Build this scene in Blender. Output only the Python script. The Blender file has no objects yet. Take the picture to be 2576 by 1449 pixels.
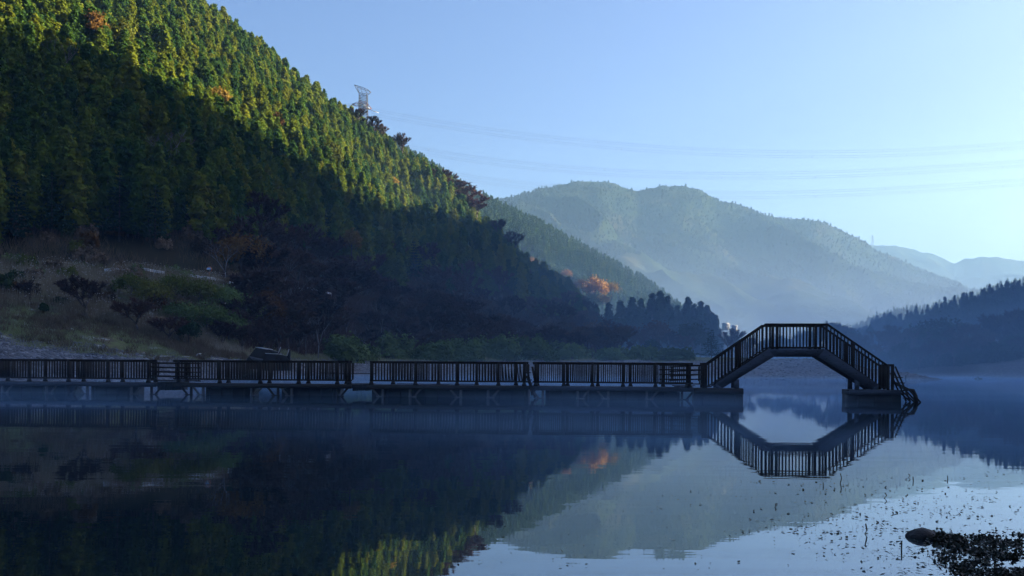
import bpy, math, random
import numpy as np
from mathutils import Matrix, Vector

# ------------------------------------------------------------------ scene, camera, sky, sun
scn = bpy.context.scene
COL = scn.collection
S, CX, CY, HOR, H0, ROLL = 2576.0, 1288.0, 724.5, 930.0, 1.33, 0.0068
cam_d = bpy.data.cameras.new("camera")
cam_d.sensor_width = 36.0
cam_d.lens = 36.0
cam_d.shift_y = (HOR - CY) / S
cam_d.clip_start, cam_d.clip_end = 0.2, 20000.0
cam = bpy.data.objects.new("camera", cam_d)
COL.objects.link(cam)
cr, sr = math.cos(ROLL), math.sin(ROLL)
cam.matrix_world = Matrix(((cr, -sr, 0, 0), (0, 0, -1, 0), (sr, cr, 0, H0), (0, 0, 0, 1)))
scn.camera = cam

SUN_AZ, SUN_EL = 76.0, 19.0          # azimuth clockwise from the view direction (+Y)
SUN_E, SKY_K = 5.0, 0.05
world = bpy.data.worlds.new("World")
scn.world = world
world.use_nodes = True
wn = world.node_tree
bg = wn.nodes["Background"]
sky = wn.nodes.new("ShaderNodeTexSky")
sky.sky_type = 'NISHITA'
sky.sun_disc = False
sky.sun_elevation = math.radians(SUN_EL)
sky.sun_rotation = math.radians(SUN_AZ)
sky.altitude = 300.0
sky.air_density, sky.dust_density, sky.ozone_density = 1.0, 5.0, 6.0
tint = wn.nodes.new("ShaderNodeMixRGB")
tint.blend_type = 'MULTIPLY'
tint.inputs[0].default_value = 1.0
tint.inputs[2].default_value = (0.98, 0.87, 0.95, 1)
wn.links.new(sky.outputs[0], tint.inputs[1])
wn.links.new(tint.outputs[0], bg.inputs[0])
bg.inputs[1].default_value = SKY_K
sd = bpy.data.lights.new("sun", 'SUN')
sd.energy, sd.angle, sd.color = SUN_E, math.radians(0.55), (1.0, 0.86, 0.57)
sun = bpy.data.objects.new("sun", sd)
COL.objects.link(sun)
az, el = math.radians(SUN_AZ), math.radians(SUN_EL)
SUNV = Vector((math.sin(az) * math.cos(el), math.cos(az) * math.cos(el), math.sin(el)))
sun.rotation_euler = SUNV.to_track_quat('Z', 'Y').to_euler()
vs = scn.view_settings
vs.view_transform, vs.look, vs.gamma, vs.exposure = 'Standard', 'None', 1.0, 2.36
cy = scn.cycles
cy.use_denoising = True
cy.max_bounces, cy.diffuse_bounces, cy.glossy_bounces = 6, 2, 3
cy.transparent_max_bounces, cy.transmission_bounces, cy.volume_bounces = 6, 2, 1
cy.volume_step_rate = 1.0
cy.volume_max_steps = 256
cy.caustics_reflective = cy.caustics_refractive = False

# ------------------------------------------------------------------ picture <-> place
def P(x, y, D):
    a, b = (x - CX) / S, (CY - y) / S + (HOR - CY) / S
    return np.array(((a * cr - b * sr) * D, D, (a * sr + b * cr) * D + H0))
def zpix(x, y, D):
    a, b = (x - CX) / S, (HOR - y) / S
    return (a * sr + b * cr) * D + H0
def proj(X, Y, Z):
    u, v = X / Y, (Z - H0) / Y
    return CX + S * (u * cr + v * sr), HOR - S * (-u * sr + v * cr)

# ------------------------------------------------------------------ helpers
def tag(o, label=None, cat=None, group=None, kind=None):
    if label: o["label"] = label
    if cat: o["category"] = cat
    if group: o["group"] = group
    if kind: o["kind"] = kind
    return o
def link(o, parent=None):
    COL.objects.link(o)
    if parent is not None: o.parent = parent
    return o
def empty(name, loc=(0, 0, 0), rz=0.0):
    o = bpy.data.objects.new(name, None)
    o.empty_display_size = 0.3
    o.location = loc
    o.rotation_euler = (0, 0, rz)
    return link(o)
def mesh_np(name, V, F, mat=None, smooth=False):
    """V (n,3); F list of int arrays (m,k)"""
    me = bpy.data.meshes.new(name)
    V = np.asarray(V, dtype=np.float32)
    if not isinstance(F, list): F = [F]
    F = [np.asarray(f, dtype=np.int32) for f in F if len(f)]
    me.vertices.add(len(V))
    me.vertices.foreach_set("co", V.ravel())
    nl = sum(f.size for f in F)
    me.loops.add(nl)
    me.loops.foreach_set("vertex_index", np.concatenate([f.ravel() for f in F]))
    tot = np.concatenate([np.full(len(f), f.shape[1], dtype=np.int32) for f in F])
    st = np.concatenate(([0], np.cumsum(tot)[:-1])).astype(np.int32)
    me.polygons.add(len(tot))
    me.polygons.foreach_set("loop_start", st)
    me.polygons.foreach_set("loop_total", tot)
    if smooth: me.polygons.foreach_set("use_smooth", np.ones(len(tot), dtype=bool))
    me.update(calc_edges=True)
    if mat: me.materials.append(mat)
    return me
def obj(name, me, parent=None, loc=None):
    o = bpy.data.objects.new(name, me)
    if loc is not None: o.location = loc
    return link(o, parent)
class MB:
    """collects boxes, bars, tubes and prisms into one mesh"""
    def __init__(s): s.V, s.Q, s.T, s.n = [], [], [], 0
    def add(s, V, Q=(), T=()):
        V = np.asarray(V, float)
        if len(Q): s.Q.append(np.asarray(Q) + s.n)
        if len(T): s.T.append(np.asarray(T) + s.n)
        s.V.append(V); s.n += len(V)
    def box(s, a, b):
        x0, y0, z0 = a; x1, y1, z1 = b
        s.add([(x0,y0,z0),(x1,y0,z0),(x1,y1,z0),(x0,y1,z0),(x0,y0,z1),(x1,y0,z1),(x1,y1,z1),(x0,y1,z1)],
              [(0,3,2,1),(4,5,6,7),(0,1,5,4),(1,2,6,5),(2,3,7,6),(3,0,4,7)])
    def bar(s, p, q, w, h=None, up=(0, 0, 1)):
        p, q, up = np.asarray(p, float), np.asarray(q, float), np.asarray(up, float)
        h = w if h is None else h
        d = (q - p) / (np.linalg.norm(q - p) + 1e-9)
        if abs(d @ up) > 0.98: up = np.array((0, 1.0, 0))
        a = np.cross(d, up); a /= np.linalg.norm(a); b = np.cross(a, d)
        a, b = a * w / 2, b * h / 2
        s.add([p-a-b, p+a-b, p+a+b, p-a+b, q-a-b, q+a-b, q+a+b, q-a+b],
              [(0,1,2,3),(7,6,5,4),(0,4,5,1),(1,5,6,2),(2,6,7,3),(3,7,4,0)])
    def tube(s, pts, rad, k=6):
        pts = np.asarray(pts, float); n = len(pts)
        rad = np.broadcast_to(np.asarray(rad, float), (n,))
        V = []
        for i in range(n):
            d = pts[min(i+1, n-1)] - pts[max(i-1, 0)]
            d /= np.linalg.norm(d) + 1e-9
            u = np.array((0, 0, 1.0)) if abs(d[2]) < 0.9 else np.array((1.0, 0, 0))
            a = np.cross(d, u); a /= np.linalg.norm(a); b = np.cross(a, d)
            for j in range(k):
                t = 2 * math.pi * j / k
                V.append(pts[i] + rad[i] * (math.cos(t) * a + math.sin(t) * b))
        Q = [(i*k+j, i*k+(j+1) % k, (i+1)*k+(j+1) % k, (i+1)*k+j) for i in range(n-1) for j in range(k)]
        V += [pts[0], pts[-1]]
        T = [(n*k, (j+1) % k, j) for j in range(k)] + [(n*k+1, (n-1)*k+j, (n-1)*k+(j+1) % k) for j in range(k)]
        s.add(V, Q, T)
    def prism(s, poly, y0, y1):
        """outline in the local XZ plane pushed from y0 to y1 (kept convex or fan-safe by the caller)"""
        n = len(poly)
        V = [(x, y0, z) for x, z in poly] + [(x, y1, z) for x, z in poly]
        s.add(V, [(i, (i+1) % n, n+(i+1) % n, n+i) for i in range(n)],
              [(0, i+1, i) for i in range(1, n-1)] + [(n, n+i, n+i+1) for i in range(1, n-1)])
    def mesh(s, name, mat, smooth=False):
        F = []
        if s.Q: F.append(np.concatenate(s.Q))
        if s.T: F.append(np.concatenate(s.T))
        return mesh_np(name, np.concatenate(s.V), F, mat, smooth)
    def build(s, name, mat, parent=None, loc=None, smooth=False):
        return obj(name, s.mesh(name, mat, smooth), parent, loc)

_perm = np.random.RandomState(5).rand(256, 256)
def vnoise(x, y):
    xi, yi = np.floor(x).astype(int), np.floor(y).astype(int)
    fx, fy = x - xi, y - yi
    fx, fy = fx*fx*(3-2*fx), fy*fy*(3-2*fy)
    g = lambda a, b: _perm[a & 255, b & 255]
    return ((g(xi,yi)*(1-fx)+g(xi+1,yi)*fx)*(1-fy) + (g(xi,yi+1)*(1-fx)+g(xi+1,yi+1)*fx)*fy) * 2 - 1
def fbm(x, y, sc, octv=4, gain=0.5):
    r, a, f = 0, 1.0, 1.0 / sc
    for i in range(octv):
        r = r + a * vnoise(x*f + 17.3*i, y*f + 9.1*i); a *= gain; f *= 2.03
    return r

# ------------------------------------------------------------------ materials
def new_mat(name):
    m = bpy.data.materials.new(name); m.use_nodes = True
    nt = m.node_tree; nt.nodes.clear()
    out = nt.nodes.new("ShaderNodeOutputMaterial")
    return m, nt, out
def ramp(nt, stops):
    r = nt.nodes.new("ShaderNodeValToRGB")
    e = r.color_ramp.elements
    while len(e) < len(stops): e.new(0.5)
    for el_, (p, c) in zip(e, stops): el_.position = p; el_.color = (*c, 1)
    return r
def noise_node(nt, scale, detail=4, rough=0.55, stretch=None, space='Object'):
    tc = nt.nodes.new("ShaderNodeTexCoord")
    n = nt.nodes.new("ShaderNodeTexNoise")
    n.inputs["Scale"].default_value = scale
    n.inputs["Detail"].default_value = detail
    n.inputs["Roughness"].default_value = rough
    if stretch:
        mp = nt.nodes.new("ShaderNodeMapping"); mp.inputs["Scale"].default_value = stretch
        nt.links.new(tc.outputs[space], mp.inputs[0]); nt.links.new(mp.outputs[0], n.inputs["Vector"])
    else: nt.links.new(tc.outputs[space], n.inputs["Vector"])
    return n
def noisy_mat(name, stops, scale=3.0, rough=0.8, bump=0.0, stretch=None, bscale=None, spec=0.3, metal=0.0):
    m, nt, out = new_mat(name)
    b = nt.nodes.new("ShaderNodeBsdfPrincipled")
    n = noise_node(nt, scale, 6, 0.6, stretch)
    r = ramp(nt, stops)
    nt.links.new(n.outputs[0], r.inputs[0]); nt.links.new(r.outputs[0], b.inputs["Base Color"])
    b.inputs["Roughness"].default_value = rough
    b.inputs["Specular IOR Level"].default_value = spec
    b.inputs["Metallic"].default_value = metal
    if bump:
        n2 = noise_node(nt, bscale or scale * 4, 5, 0.6, stretch)
        bp = nt.nodes.new("ShaderNodeBump"); bp.inputs["Strength"].default_value = bump
        bp.inputs["Distance"].default_value = 0.05
        nt.links.new(n2.outputs[0], bp.inputs["Height"]); nt.links.new(bp.outputs[0], b.inputs["Normal"])
    nt.links.new(b.outputs[0], out.inputs[0])
    return m
def leaf_mat(name, stops, transl=0.25, nscale=0.9):
    """foliage: colour differs from tree to tree and a little from clump to clump"""
    m, nt, out = new_mat(name)
    oi = nt.nodes.new("ShaderNodeObjectInfo")
    n = noise_node(nt, nscale, 3, 0.6)
    mx = nt.nodes.new("ShaderNodeMath"); mx.operation = 'MULTIPLY_ADD'
    nt.links.new(n.outputs[0], mx.inputs[0]); mx.inputs[1].default_value = 0.7; 
    ad = nt.nodes.new("ShaderNodeMath"); ad.operation = 'MULTIPLY_ADD'
    nt.links.new(oi.outputs["Random"], ad.inputs[0]); ad.inputs[1].default_value = 0.75; ad.inputs[2].default_value = -0.22
    nt.links.new(ad.outputs[0], mx.inputs[2])
    r = ramp(nt, stops); nt.links.new(mx.outputs[0], r.inputs[0])
    d = nt.nodes.new("ShaderNodeBsdfDiffuse"); nt.links.new(r.outputs[0], d.inputs[0])
    t = nt.nodes.new("ShaderNodeBsdfTranslucent"); nt.links.new(r.outputs[0], t.inputs[0])
    mixs = nt.nodes.new("ShaderNodeMixShader"); mixs.inputs[0].default_value = transl
    nt.links.new(d.outputs[0], mixs.inputs[1]); nt.links.new(t.outputs[0], mixs.inputs[2])
    nt.links.new(mixs.outputs[0], out.inputs[0])
    return m

M_dark = noisy_mat("dark_wood", [(0.25, (0.012, 0.009, 0.007)), (0.75, (0.035, 0.025, 0.018))], 6, 0.75, 0.3, (1, 1, 6))
M_deck = noisy_mat("wet_dark_wood", [(0.25, (0.012, 0.010, 0.009)), (0.75, (0.04, 0.032, 0.026))], 3, 0.6, 0.3, (1, 6, 6))
M_gray = noisy_mat("weathered_wood", [(0.2, (0.028, 0.032, 0.040)), (0.5, (0.056, 0.064, 0.080)), (0.8, (0.085, 0.096, 0.118))], 2.2, 0.8, 0.3, (1, 6, 9))
M_pale = noisy_mat("pale_wood", [(0.2, (0.07, 0.07, 0.07)), (0.8, (0.16, 0.16, 0.155))], 3, 0.8, 0.2)
M_float = noisy_mat("float_plastic", [(0.3, (0.012, 0.014, 0.018)), (0.8, (0.03, 0.034, 0.04))], 2, 0.6)
M_steel = noisy_mat("galvanised_steel", [(0.3, (0.03, 0.03, 0.033)), (0.7, (0.06, 0.06, 0.06))], 1.0, 0.6)
M_redsteel = noisy_mat("red_steel", [(0.3, (0.16, 0.06, 0.04)), (0.7, (0.25, 0.11, 0.08))], 1.0, 0.5)
M_wire = noisy_mat("wire", [(0.3, (0.10, 0.10, 0.11)), (0.7, (0.2, 0.2, 0.2))], 1.0, 0.5)
M_rail = noisy_mat("white_guardrail", [(0.3, (0.62, 0.64, 0.66)), (0.7, (0.8, 0.8, 0.8))], 2, 0.5)
M_orange = noisy_mat("orange_paint", [(0.3, (0.45, 0.13, 0.03)), (0.7, (0.6, 0.2, 0.05))], 3, 0.5)
M_mirror = noisy_mat("mirror_glass", [(0.3, (0.2, 0.24, 0.3)), (0.7, (0.3, 0.34, 0.4))], 1, 0.1, metal=1.0)
M_drift = noisy_mat("bleached_driftwood", [(0.3, (0.42, 0.41, 0.38)), (0.8, (0.66, 0.64, 0.6))], 4, 0.8, 0.2)
M_rock = noisy_mat("wet_rock", [(0.3, (0.003, 0.003, 0.003)), (0.7, (0.010, 0.009, 0.008))], 14, 0.55, 0.5, bscale=60)
M_bark = noisy_mat("bark", [(0.3, (0.05, 0.042, 0.036)), (0.7, (0.12, 0.10, 0.09))], 3, 0.9, 0.2)
M_palebark = noisy_mat("pale_bark", [(0.3, (0.14, 0.135, 0.13)), (0.7, (0.30, 0.29, 0.28))], 3, 0.9)
M_twig = leaf_mat("twigs", [(0.1, (0.035, 0.022, 0.020)), (0.5, (0.075, 0.048, 0.042)), (0.9, (0.12, 0.075, 0.055))], 0.1)
M_redtwig = leaf_mat("red_twigs", [(0.1, (0.05, 0.024, 0.020)), (0.6, (0.085, 0.040, 0.030)), (0.9, (0.12, 0.065, 0.04))], 0.2)
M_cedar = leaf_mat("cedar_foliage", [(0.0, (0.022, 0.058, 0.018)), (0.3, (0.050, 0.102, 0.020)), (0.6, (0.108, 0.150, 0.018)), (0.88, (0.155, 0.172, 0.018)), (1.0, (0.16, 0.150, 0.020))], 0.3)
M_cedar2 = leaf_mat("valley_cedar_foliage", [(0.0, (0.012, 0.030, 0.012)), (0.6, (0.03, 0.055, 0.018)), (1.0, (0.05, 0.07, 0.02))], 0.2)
M_pine = leaf_mat("pine_needles", [(0.1, (0.012, 0.036, 0.020)), (0.6, (0.026, 0.062, 0.032)), (1.0, (0.045, 0.08, 0.03))], 0.2)
M_mtree = leaf_mat('mountain_foliage', [(0.1, (0.015, 0.024, 0.012)), (0.6, (0.021, 0.031, 0.015)), (1.0, (0.034, 0.034, 0.018))], 0.2)
M_ridge = leaf_mat('ridge_foliage', [(0.1, (0.028, 0.062, 0.026)), (0.6, (0.05, 0.095, 0.035)), (1.0, (0.085, 0.115, 0.035))], 0.25)
M_bush = leaf_mat("bush_leaves", [(0.1, (0.09, 0.13, 0.04)), (0.6, (0.15, 0.21, 0.065)), (1.0, (0.20, 0.23, 0.09))], 0.2)
M_yellow = leaf_mat("yellow_green_leaves", [(0.1, (0.08, 0.10, 0.02)), (0.6, (0.13, 0.14, 0.025)), (1.0, (0.17, 0.15, 0.03))], 0.25)
M_autumn = leaf_mat("orange_leaves", [(0.1, (0.20, 0.11, 0.05)), (0.6, (0.32, 0.175, 0.075)), (1.0, (0.42, 0.25, 0.08))], 0.3)
M_gold = leaf_mat("golden_leaves", [(0.1, (0.18, 0.12, 0.03)), (0.6, (0.30, 0.20, 0.04)), (1.0, (0.38, 0.28, 0.06))], 0.3)
M_rust = leaf_mat("rust_leaves", [(0.1, (0.085, 0.045, 0.018)), (0.6, (0.13, 0.066, 0.022)), (1.0, (0.18, 0.10, 0.028))], 0.3)
M_grass = leaf_mat("grass_blades", [(0.1, (0.09, 0.12, 0.035)), (0.5, (0.20, 0.22, 0.07)), (0.9, (0.38, 0.37, 0.22))], 0.2)
M_reed = leaf_mat("dry_reeds", [(0.1, (0.11, 0.08, 0.045)), (0.5, (0.30, 0.24, 0.15)), (0.9, (0.52, 0.44, 0.33))], 0.2)
M_brush = leaf_mat('brown_brush', [(0.1, (0.04, 0.03, 0.02)), (0.5, (0.12, 0.088, 0.055)), (0.9, (0.28, 0.20, 0.13))], 0.15)
M_plume = leaf_mat("reed_plumes", [(0.1, (0.26, 0.21, 0.17)), (0.9, (0.45, 0.39, 0.34))], 0.3)
M_weed = noisy_mat("water_weed", [(0.3, (0.004, 0.006, 0.003)), (0.7, (0.014, 0.018, 0.006))], 20, 0.6)
M_stone = noisy_mat("shore_stones", [(0.25, (0.05, 0.05, 0.055)), (0.55, (0.15, 0.15, 0.16)), (0.8, (0.38, 0.37, 0.37))], 0.7, 0.85)
M_wall = noisy_mat("house_plaster", [(0.3, (0.25, 0.24, 0.22)), (0.7, (0.35, 0.33, 0.3))], 1, 0.8)
M_roof = noisy_mat("sheet_roof", [(0.3, (0.25, 0.25, 0.26)), (0.7, (0.35, 0.35, 0.35))], 1, 0.5)
M_duck = noisy_mat("duck_feathers", [(0.3, (0.03, 0.025, 0.02)), (0.7, (0.1, 0.08, 0.06))], 8, 0.7)
M_hill = noisy_mat("forest_floor", [(0.3, (0.018, 0.02, 0.010)), (0.7, (0.045, 0.035, 0.02))], 0.08, 0.95, spec=0.0)
M_mtn = noisy_mat("mountain_woods", [(0.25, (0.016, 0.026, 0.012)), (0.5, (0.024, 0.034, 0.015)), (0.65, (0.040, 0.036, 0.02)), (0.8, (0.027, 0.034, 0.017))], 0.006, 0.95, 0.5, bscale=0.09, spec=0.0)
M_mtn.node_tree.nodes["Bump"].inputs["Distance"].default_value = 6.0

def ground_mat():
    """gravel at the water, frosted grass higher up, mottled with bare soil"""
    m, nt, out = new_mat("bank_ground")
    b = nt.nodes.new("ShaderNodeBsdfPrincipled"); b.inputs["Roughness"].default_value = 0.95
    b.inputs["Specular IOR Level"].default_value = 0.2
    a = nt.nodes.new("ShaderNodeAttribute"); a.attribute_name = "inland"
    n1 = noise_node(nt, 0.16, 5, 0.65); n2 = noise_node(nt, 1.6, 4, 0.7); n3 = noise_node(nt, 0.4, 4, 0.6, (1, 1, 2.5))
    gr = ramp(nt, [(0.3, (0.06, 0.062, 0.07)), (0.5, (0.14, 0.147, 0.165)), (0.72, (0.36, 0.37, 0.39))])
    nt.links.new(n2.outputs[0], gr.inputs[0])
    gs = ramp(nt, [(0.3, (0.06, 0.07, 0.025)), (0.45, (0.14, 0.155, 0.055)), (0.55, (0.10, 0.075, 0.045)), (0.68, (0.40, 0.41, 0.36))])
    nt.links.new(n3.outputs[0], gs.inputs[0])
    ad = nt.nodes.new("ShaderNodeMath"); ad.operation = 'MULTIPLY_ADD'
    nt.links.new(n1.outputs[0], ad.inputs[0]); ad.inputs[1].default_value = 0.7; sb = nt.nodes.new("ShaderNodeMath"); sb.operation = 'SUBTRACT'; nt.links.new(a.outputs["Fac"], sb.inputs[0]); sb.inputs[1].default_value = 1.5
    nt.links.new(sb.outputs[0], ad.inputs[2])
    rr = ramp(nt, [(0.80, (0, 0, 0)), (0.95, (1, 1, 1))]); nt.links.new(ad.outputs[0], rr.inputs[0])
    mx = nt.nodes.new("ShaderNodeMixRGB"); nt.links.new(rr.outputs[0], mx.inputs[0])
    nt.links.new(gr.outputs[0], mx.inputs[1]); nt.links.new(gs.outputs[0], mx.inputs[2])
    li = nt.nodes.new("ShaderNodeAttribute"); li.attribute_name = "litter"
    lr = ramp(nt, [(0.3, (0.03, 0.024, 0.016)), (0.7, (0.075, 0.05, 0.034))]); nt.links.new(n3.outputs[0], lr.inputs[0])
    mx2 = nt.nodes.new("ShaderNodeMixRGB"); nt.links.new(li.outputs["Fac"], mx2.inputs[0])
    nt.links.new(mx.outputs[0], mx2.inputs[1]); nt.links.new(lr.outputs[0], mx2.inputs[2])
    nt.links.new(mx2.outputs[0], b.inputs["Base Color"])
    bp = nt.nodes.new("ShaderNodeBump"); bp.inputs["Strength"].default_value = 0.8; bp.inputs["Distance"].default_value = 0.25
    nt.links.new(n2.outputs[0], bp.inputs["Height"]); nt.links.new(bp.outputs[0], b.inputs["Normal"])
    nt.links.new(b.outputs[0], out.inputs[0])
    return m
M_ground = ground_mat()

def water_mat():
    m, nt, out = new_mat("lake_water")
    g = nt.nodes.new("ShaderNodeBsdfGlossy"); g.inputs["Roughness"].default_value = 0.012
    g.inputs["Color"].default_value = (0.86, 0.92, 1.0, 1)
    d = nt.nodes.new("ShaderNodeBsdfDiffuse"); d.inputs[0].default_value = (0.010, 0.018, 0.020, 1)
    fr = nt.nodes.new("ShaderNodeFresnel"); fr.inputs["IOR"].default_value = 2.1
    tc = nt.nodes.new("ShaderNodeTexCoord")
    mp = nt.nodes.new("ShaderNodeMapping"); mp.inputs["Scale"].default_value = (0.35, 1.5, 1)
    nt.links.new(tc.outputs["Object"], mp.inputs[0])
    n = nt.nodes.new("ShaderNodeTexNoise"); n.inputs["Scale"].default_value = 1.1; n.inputs["Detail"].default_value = 3
    nt.links.new(mp.outputs[0], n.inputs["Vector"])
    bp = nt.nodes.new("ShaderNodeBump"); bp.inputs["Strength"].default_value = 0.15; bp.inputs["Distance"].default_value = 0.010
    nt.links.new(n.outputs[0], bp.inputs["Height"])
    for x in (g, d, fr): nt.links.new(bp.outputs[0], x.inputs["Normal"])
    mx = nt.nodes.new("ShaderNodeMixShader")
    nt.links.new(fr.outputs[0], mx.inputs[0]); nt.links.new(d.outputs[0], mx.inputs[1]); nt.links.new(g.outputs[0], mx.inputs[2])
    nt.links.new(mx.outputs[0], out.inputs[0])
    return m
M_water = water_mat()

# ------------------------------------------------------------------ terrain: sheets lofted through curves (column in picture px, depth in m, height in m)
class Loft:
    def __init__(s, curves, noise=None):
        s.c = [tuple(np.array(a, float) for a in zip(*c)) for c in curves]; s.noise = noise
    def rows(s, x):
        return [(np.interp(x, c[0], c[1]), np.interp(x, c[0], c[2])) for c in s.c]
    def z(s, x, D):
        x, D = np.broadcast_arrays(np.asarray(x, float), np.asarray(D, float))
        r = s.rows(x)
        out = r[0][1].copy()
        for (d0, z0), (d1, z1) in zip(r[:-1], r[1:]):
            t = np.clip((D - d0) / np.maximum(d1 - d0, 1e-3), 0, 1)
            out = np.where(D >= d0, z0 + (z1 - z0) * t, out)
        if s.noise is not None: out = out + s.noise((x - CX) / S * D, D, x, D, r)
        return out
    def mesh(s, name, xs, sub, mat, attr=None, litter=None):
        r = s.rows(xs)
        Ds = []; T = []
        for k, n in enumerate(sub):
            for i in range(n):
                t = i / n; Ds.append(r[k][0] * (1 - t) + r[k+1][0] * t); T.append(k + t)
        Ds.append(r[-1][0]); T.append(len(sub))
        D = np.array(Ds)
        X = np.broadcast_to(xs, D.shape)
        Z = s.z(X, D)
        V = np.stack(((X - CX) / S * D, D, Z), -1).reshape(-1, 3)
        nr, nc = D.shape
        i = np.arange(nr*nc).reshape(nr, nc)
        F = np.stack((i[:-1, :-1], i[:-1, 1:], i[1:, 1:], i[1:, :-1]), -1).reshape(-1, 4)
        me = mesh_np(name, V, F, mat, True)
        if attr:
            at = me.attributes.new(attr, 'FLOAT', 'POINT')
            at.data.foreach_set("value", np.repeat(np.array(T, np.float32), nc))
            if litter is not None:
                at = me.attributes.new("litter", 'FLOAT', 'POINT')
                at.data.foreach_set("value", litter(X, np.array(T)[:, None] + 0 * X).astype(np.float32).ravel())
        return me
    def depth_at(s, x, y, d0, d1):
        D = np.linspace(d0, d1, 500)
        Z = s.z(np.full_like(D, x), D)
        py = proj((x - CX) / S * D, D, Z)[1]
        k = np.where(py <= y)[0]
        return float(D[k[0]]) if len(k) else float(D[np.argmin(py)])

def C(*pts):    # (x, D, 'y', y) or (x, D, z)
    return [(p[0], p[1], zpix(p[0], p[3], p[1])) if len(p) == 4 else p for p in pts]

# --- left bank, gravel flat and sandbar
def bank_noise(X, Y, x, D, r):
    w = np.clip((D - r[1][0]) / 12.0, 0, 1)
    return w * (0.35 * fbm(X, Y, 9.0, 4) + 0.10 * fbm(X, Y, 1.7, 3)) + 0.03 * fbm(X, Y, 2.0, 3)
WL = [(-900,62,0),(-300,78,0),(0,88,0),(400,97,0),(600,116,0),(750,150,0),(900,183,0),(1200,187,0),(1500,195,0),(1800,200,0),(2100,205,0),(2365,197,0),(2380,197,-.2)]
bank = Loft([
    [(x, D*0.8, -1.6) for x, D, z in WL],
    WL,
    C((-900,72,3.5),(-300,88,3.6),(0,100,'y',862),(150,103,'y',878),(300,106,'y',893),(400,109,'y',899),(600,130,'y',903),(750,163,'y',908),(900,203,'y',909),(1200,228,'y',909),(1500,245,'y',906),(1800,255,'y',908),(1950,260,'y',905),(2070,240,'y',907),(2200,222,'y',930),(2365,199,-.05),(2380,198,-.3)),
    C((-900,92,9.5),(-300,102,9.5),(0,114,'y',742),(200,118,'y',775),(400,124,'y',838),(600,138,'y',875),(750,170,'y',893),(900,211,'y',900),(1200,240,'y',902),(1500,262,'y',901),(1800,272,'y',902),(1950,275,'y',903),(2070,246,'y',906),(2200,226,'y',931),(2365,200,-.3),(2380,200,-.5)),
    [(-900,110,14),(-300,120,14),(0,130,14),(300,139.5,14),(550,149.5,13.8),(650,168,14.6),(780,200,16.2),(1000,246,15.5),(1200,285,12.5),(1350,290,8),(1500,300,5.5),(1800,310,4),(1950,300,2.5),(2070,252,.5),(2200,230,-.6),(2380,203,-.8)],
    [(-900,118,14.2),(-300,128,14.2),(0,138,14.2),(300,147.5,14.2),(550,157.5,14.0),(650,176,14.8),(780,209,16.4),(1000,256,15.7),(1200,296,13),(1350,308,9),(1500,320,6.5),(1800,330,5),(1950,320,2),(2070,258,-1),(2200,238,-1.2),(2380,210,-1.4)],
    [(-900,620,20),(1000,620,16),(1350,640,13),(1800,640,8),(2000,620,4),(2150,560,-1.6),(2380,330,-2)],
], bank_noise)
xs = np.unique(np.concatenate((np.linspace(-900, 0, 60), np.linspace(0, 2380, 420))))
bo = tag(obj("lake_shore", bank.mesh("lake_shore", xs, [3, 22, 16, 20, 8, 20], M_ground, "inland", lambda x, t: np.maximum(np.clip((x - 590) / 90, 0, 1) * np.clip((t - 2.4) / .5, 0, 1), np.clip((t - 3.6) / .4, 0, 1)))), "gravel and frosted grass shore sloping up from the lake", kind="structure")

# --- right bank
rbank = Loft([
    [(1900,380,-1.6),(2100,350,-1.6),(2300,310,-1.6),(2576,270,-1.6),(3300,150,-1.6)],
    [(1900,420,0),(2100,385,0),(2300,340,0),(2480,312,0),(2576,300,0),(3300,170,0)],
    [(1900,450,1.5),(2100,400,1.6),(2300,360,2.2),(2480,330,4.2),(2576,322,5.2),(3300,195,7)],
    [(1900,640,9),(2100,560,10),(2300,520,14),(2576,480,22),(3300,300,50)],
    [(1900,900,14),(2300,900,40),(2576,900,60),(3300,900,80)],
], lambda X, Y, x, D, r: 0.25 * fbm(X, Y, 7.0, 4))
tag(obj("right_shore", rbank.mesh("right_shore", np.linspace(1900, 3300, 150), [3, 10, 16, 8], M_ground, "inland", lambda x, t: np.clip((t - 1.15) / .3, 0, 1) * (1 - .6 * np.clip((x - 2440) / 40, 0, 1) * np.clip((2.1 - t) / .2, 0, 1)))), "low misty shore on the right side of the lake", kind="structure")

# --- left hill
ridge_px = [(-900,-640,410),(-300,-500,430),(0,-330,440),(200,-200,445),(500,0,455),(580,55,465),(660,120,475),(760,195,485),(850,258,490),(905,300,500),(960,335,500),(1000,372,495),(1050,402,490),(1100,436,485),(1150,480,480),(1200,540,472),(1250,566,462),(1300,615,450),(1350,668,436),(1400,688,424),(1440,712,412),(1480,768,400),(1530,850,380),(1570,925,360)]
TREE_H = 11.5
def hill_noise(X, Y, x, D, r):
    w = np.clip((D - r[0][0]) / 60.0, 0, 1) * np.clip((r[2][0] - D) / 50.0, 0.12, 1)
    return w * (9.0 * fbm(X + 0.35*Y, Y, 70.0, 3) + 1.5 * fbm(X, Y, 14.0, 2))
ridge = [(x, D, zpix(x, y, D) - TREE_H * 0.86) for x, y, D in ridge_px]
foot = [(-900,130,13),(0,146,13),(300,156,13),(550,166,12.6),(650,186,13.5),(780,220,15),(1000,266,14),(1200,304,11.5),(1350,322,6),(1480,338,3),(1570,350,1)]
mid = []
for x, D, z in ridge:
    fd, fz = np.interp(x, [a[0] for a in foot], [a[1] for a in foot]), np.interp(x, [a[0] for a in foot], [a[2] for a in foot])
    mid.append((x, fd * 0.5 + D * 0.5, fz * 0.52 + z * 0.48))
hill = Loft([foot, mid, ridge, [(x, D + 60, z - 18) for x, D, z in ridge], [(x, D + 190, -3) for x, D, z in ridge]], hill_noise)
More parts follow.
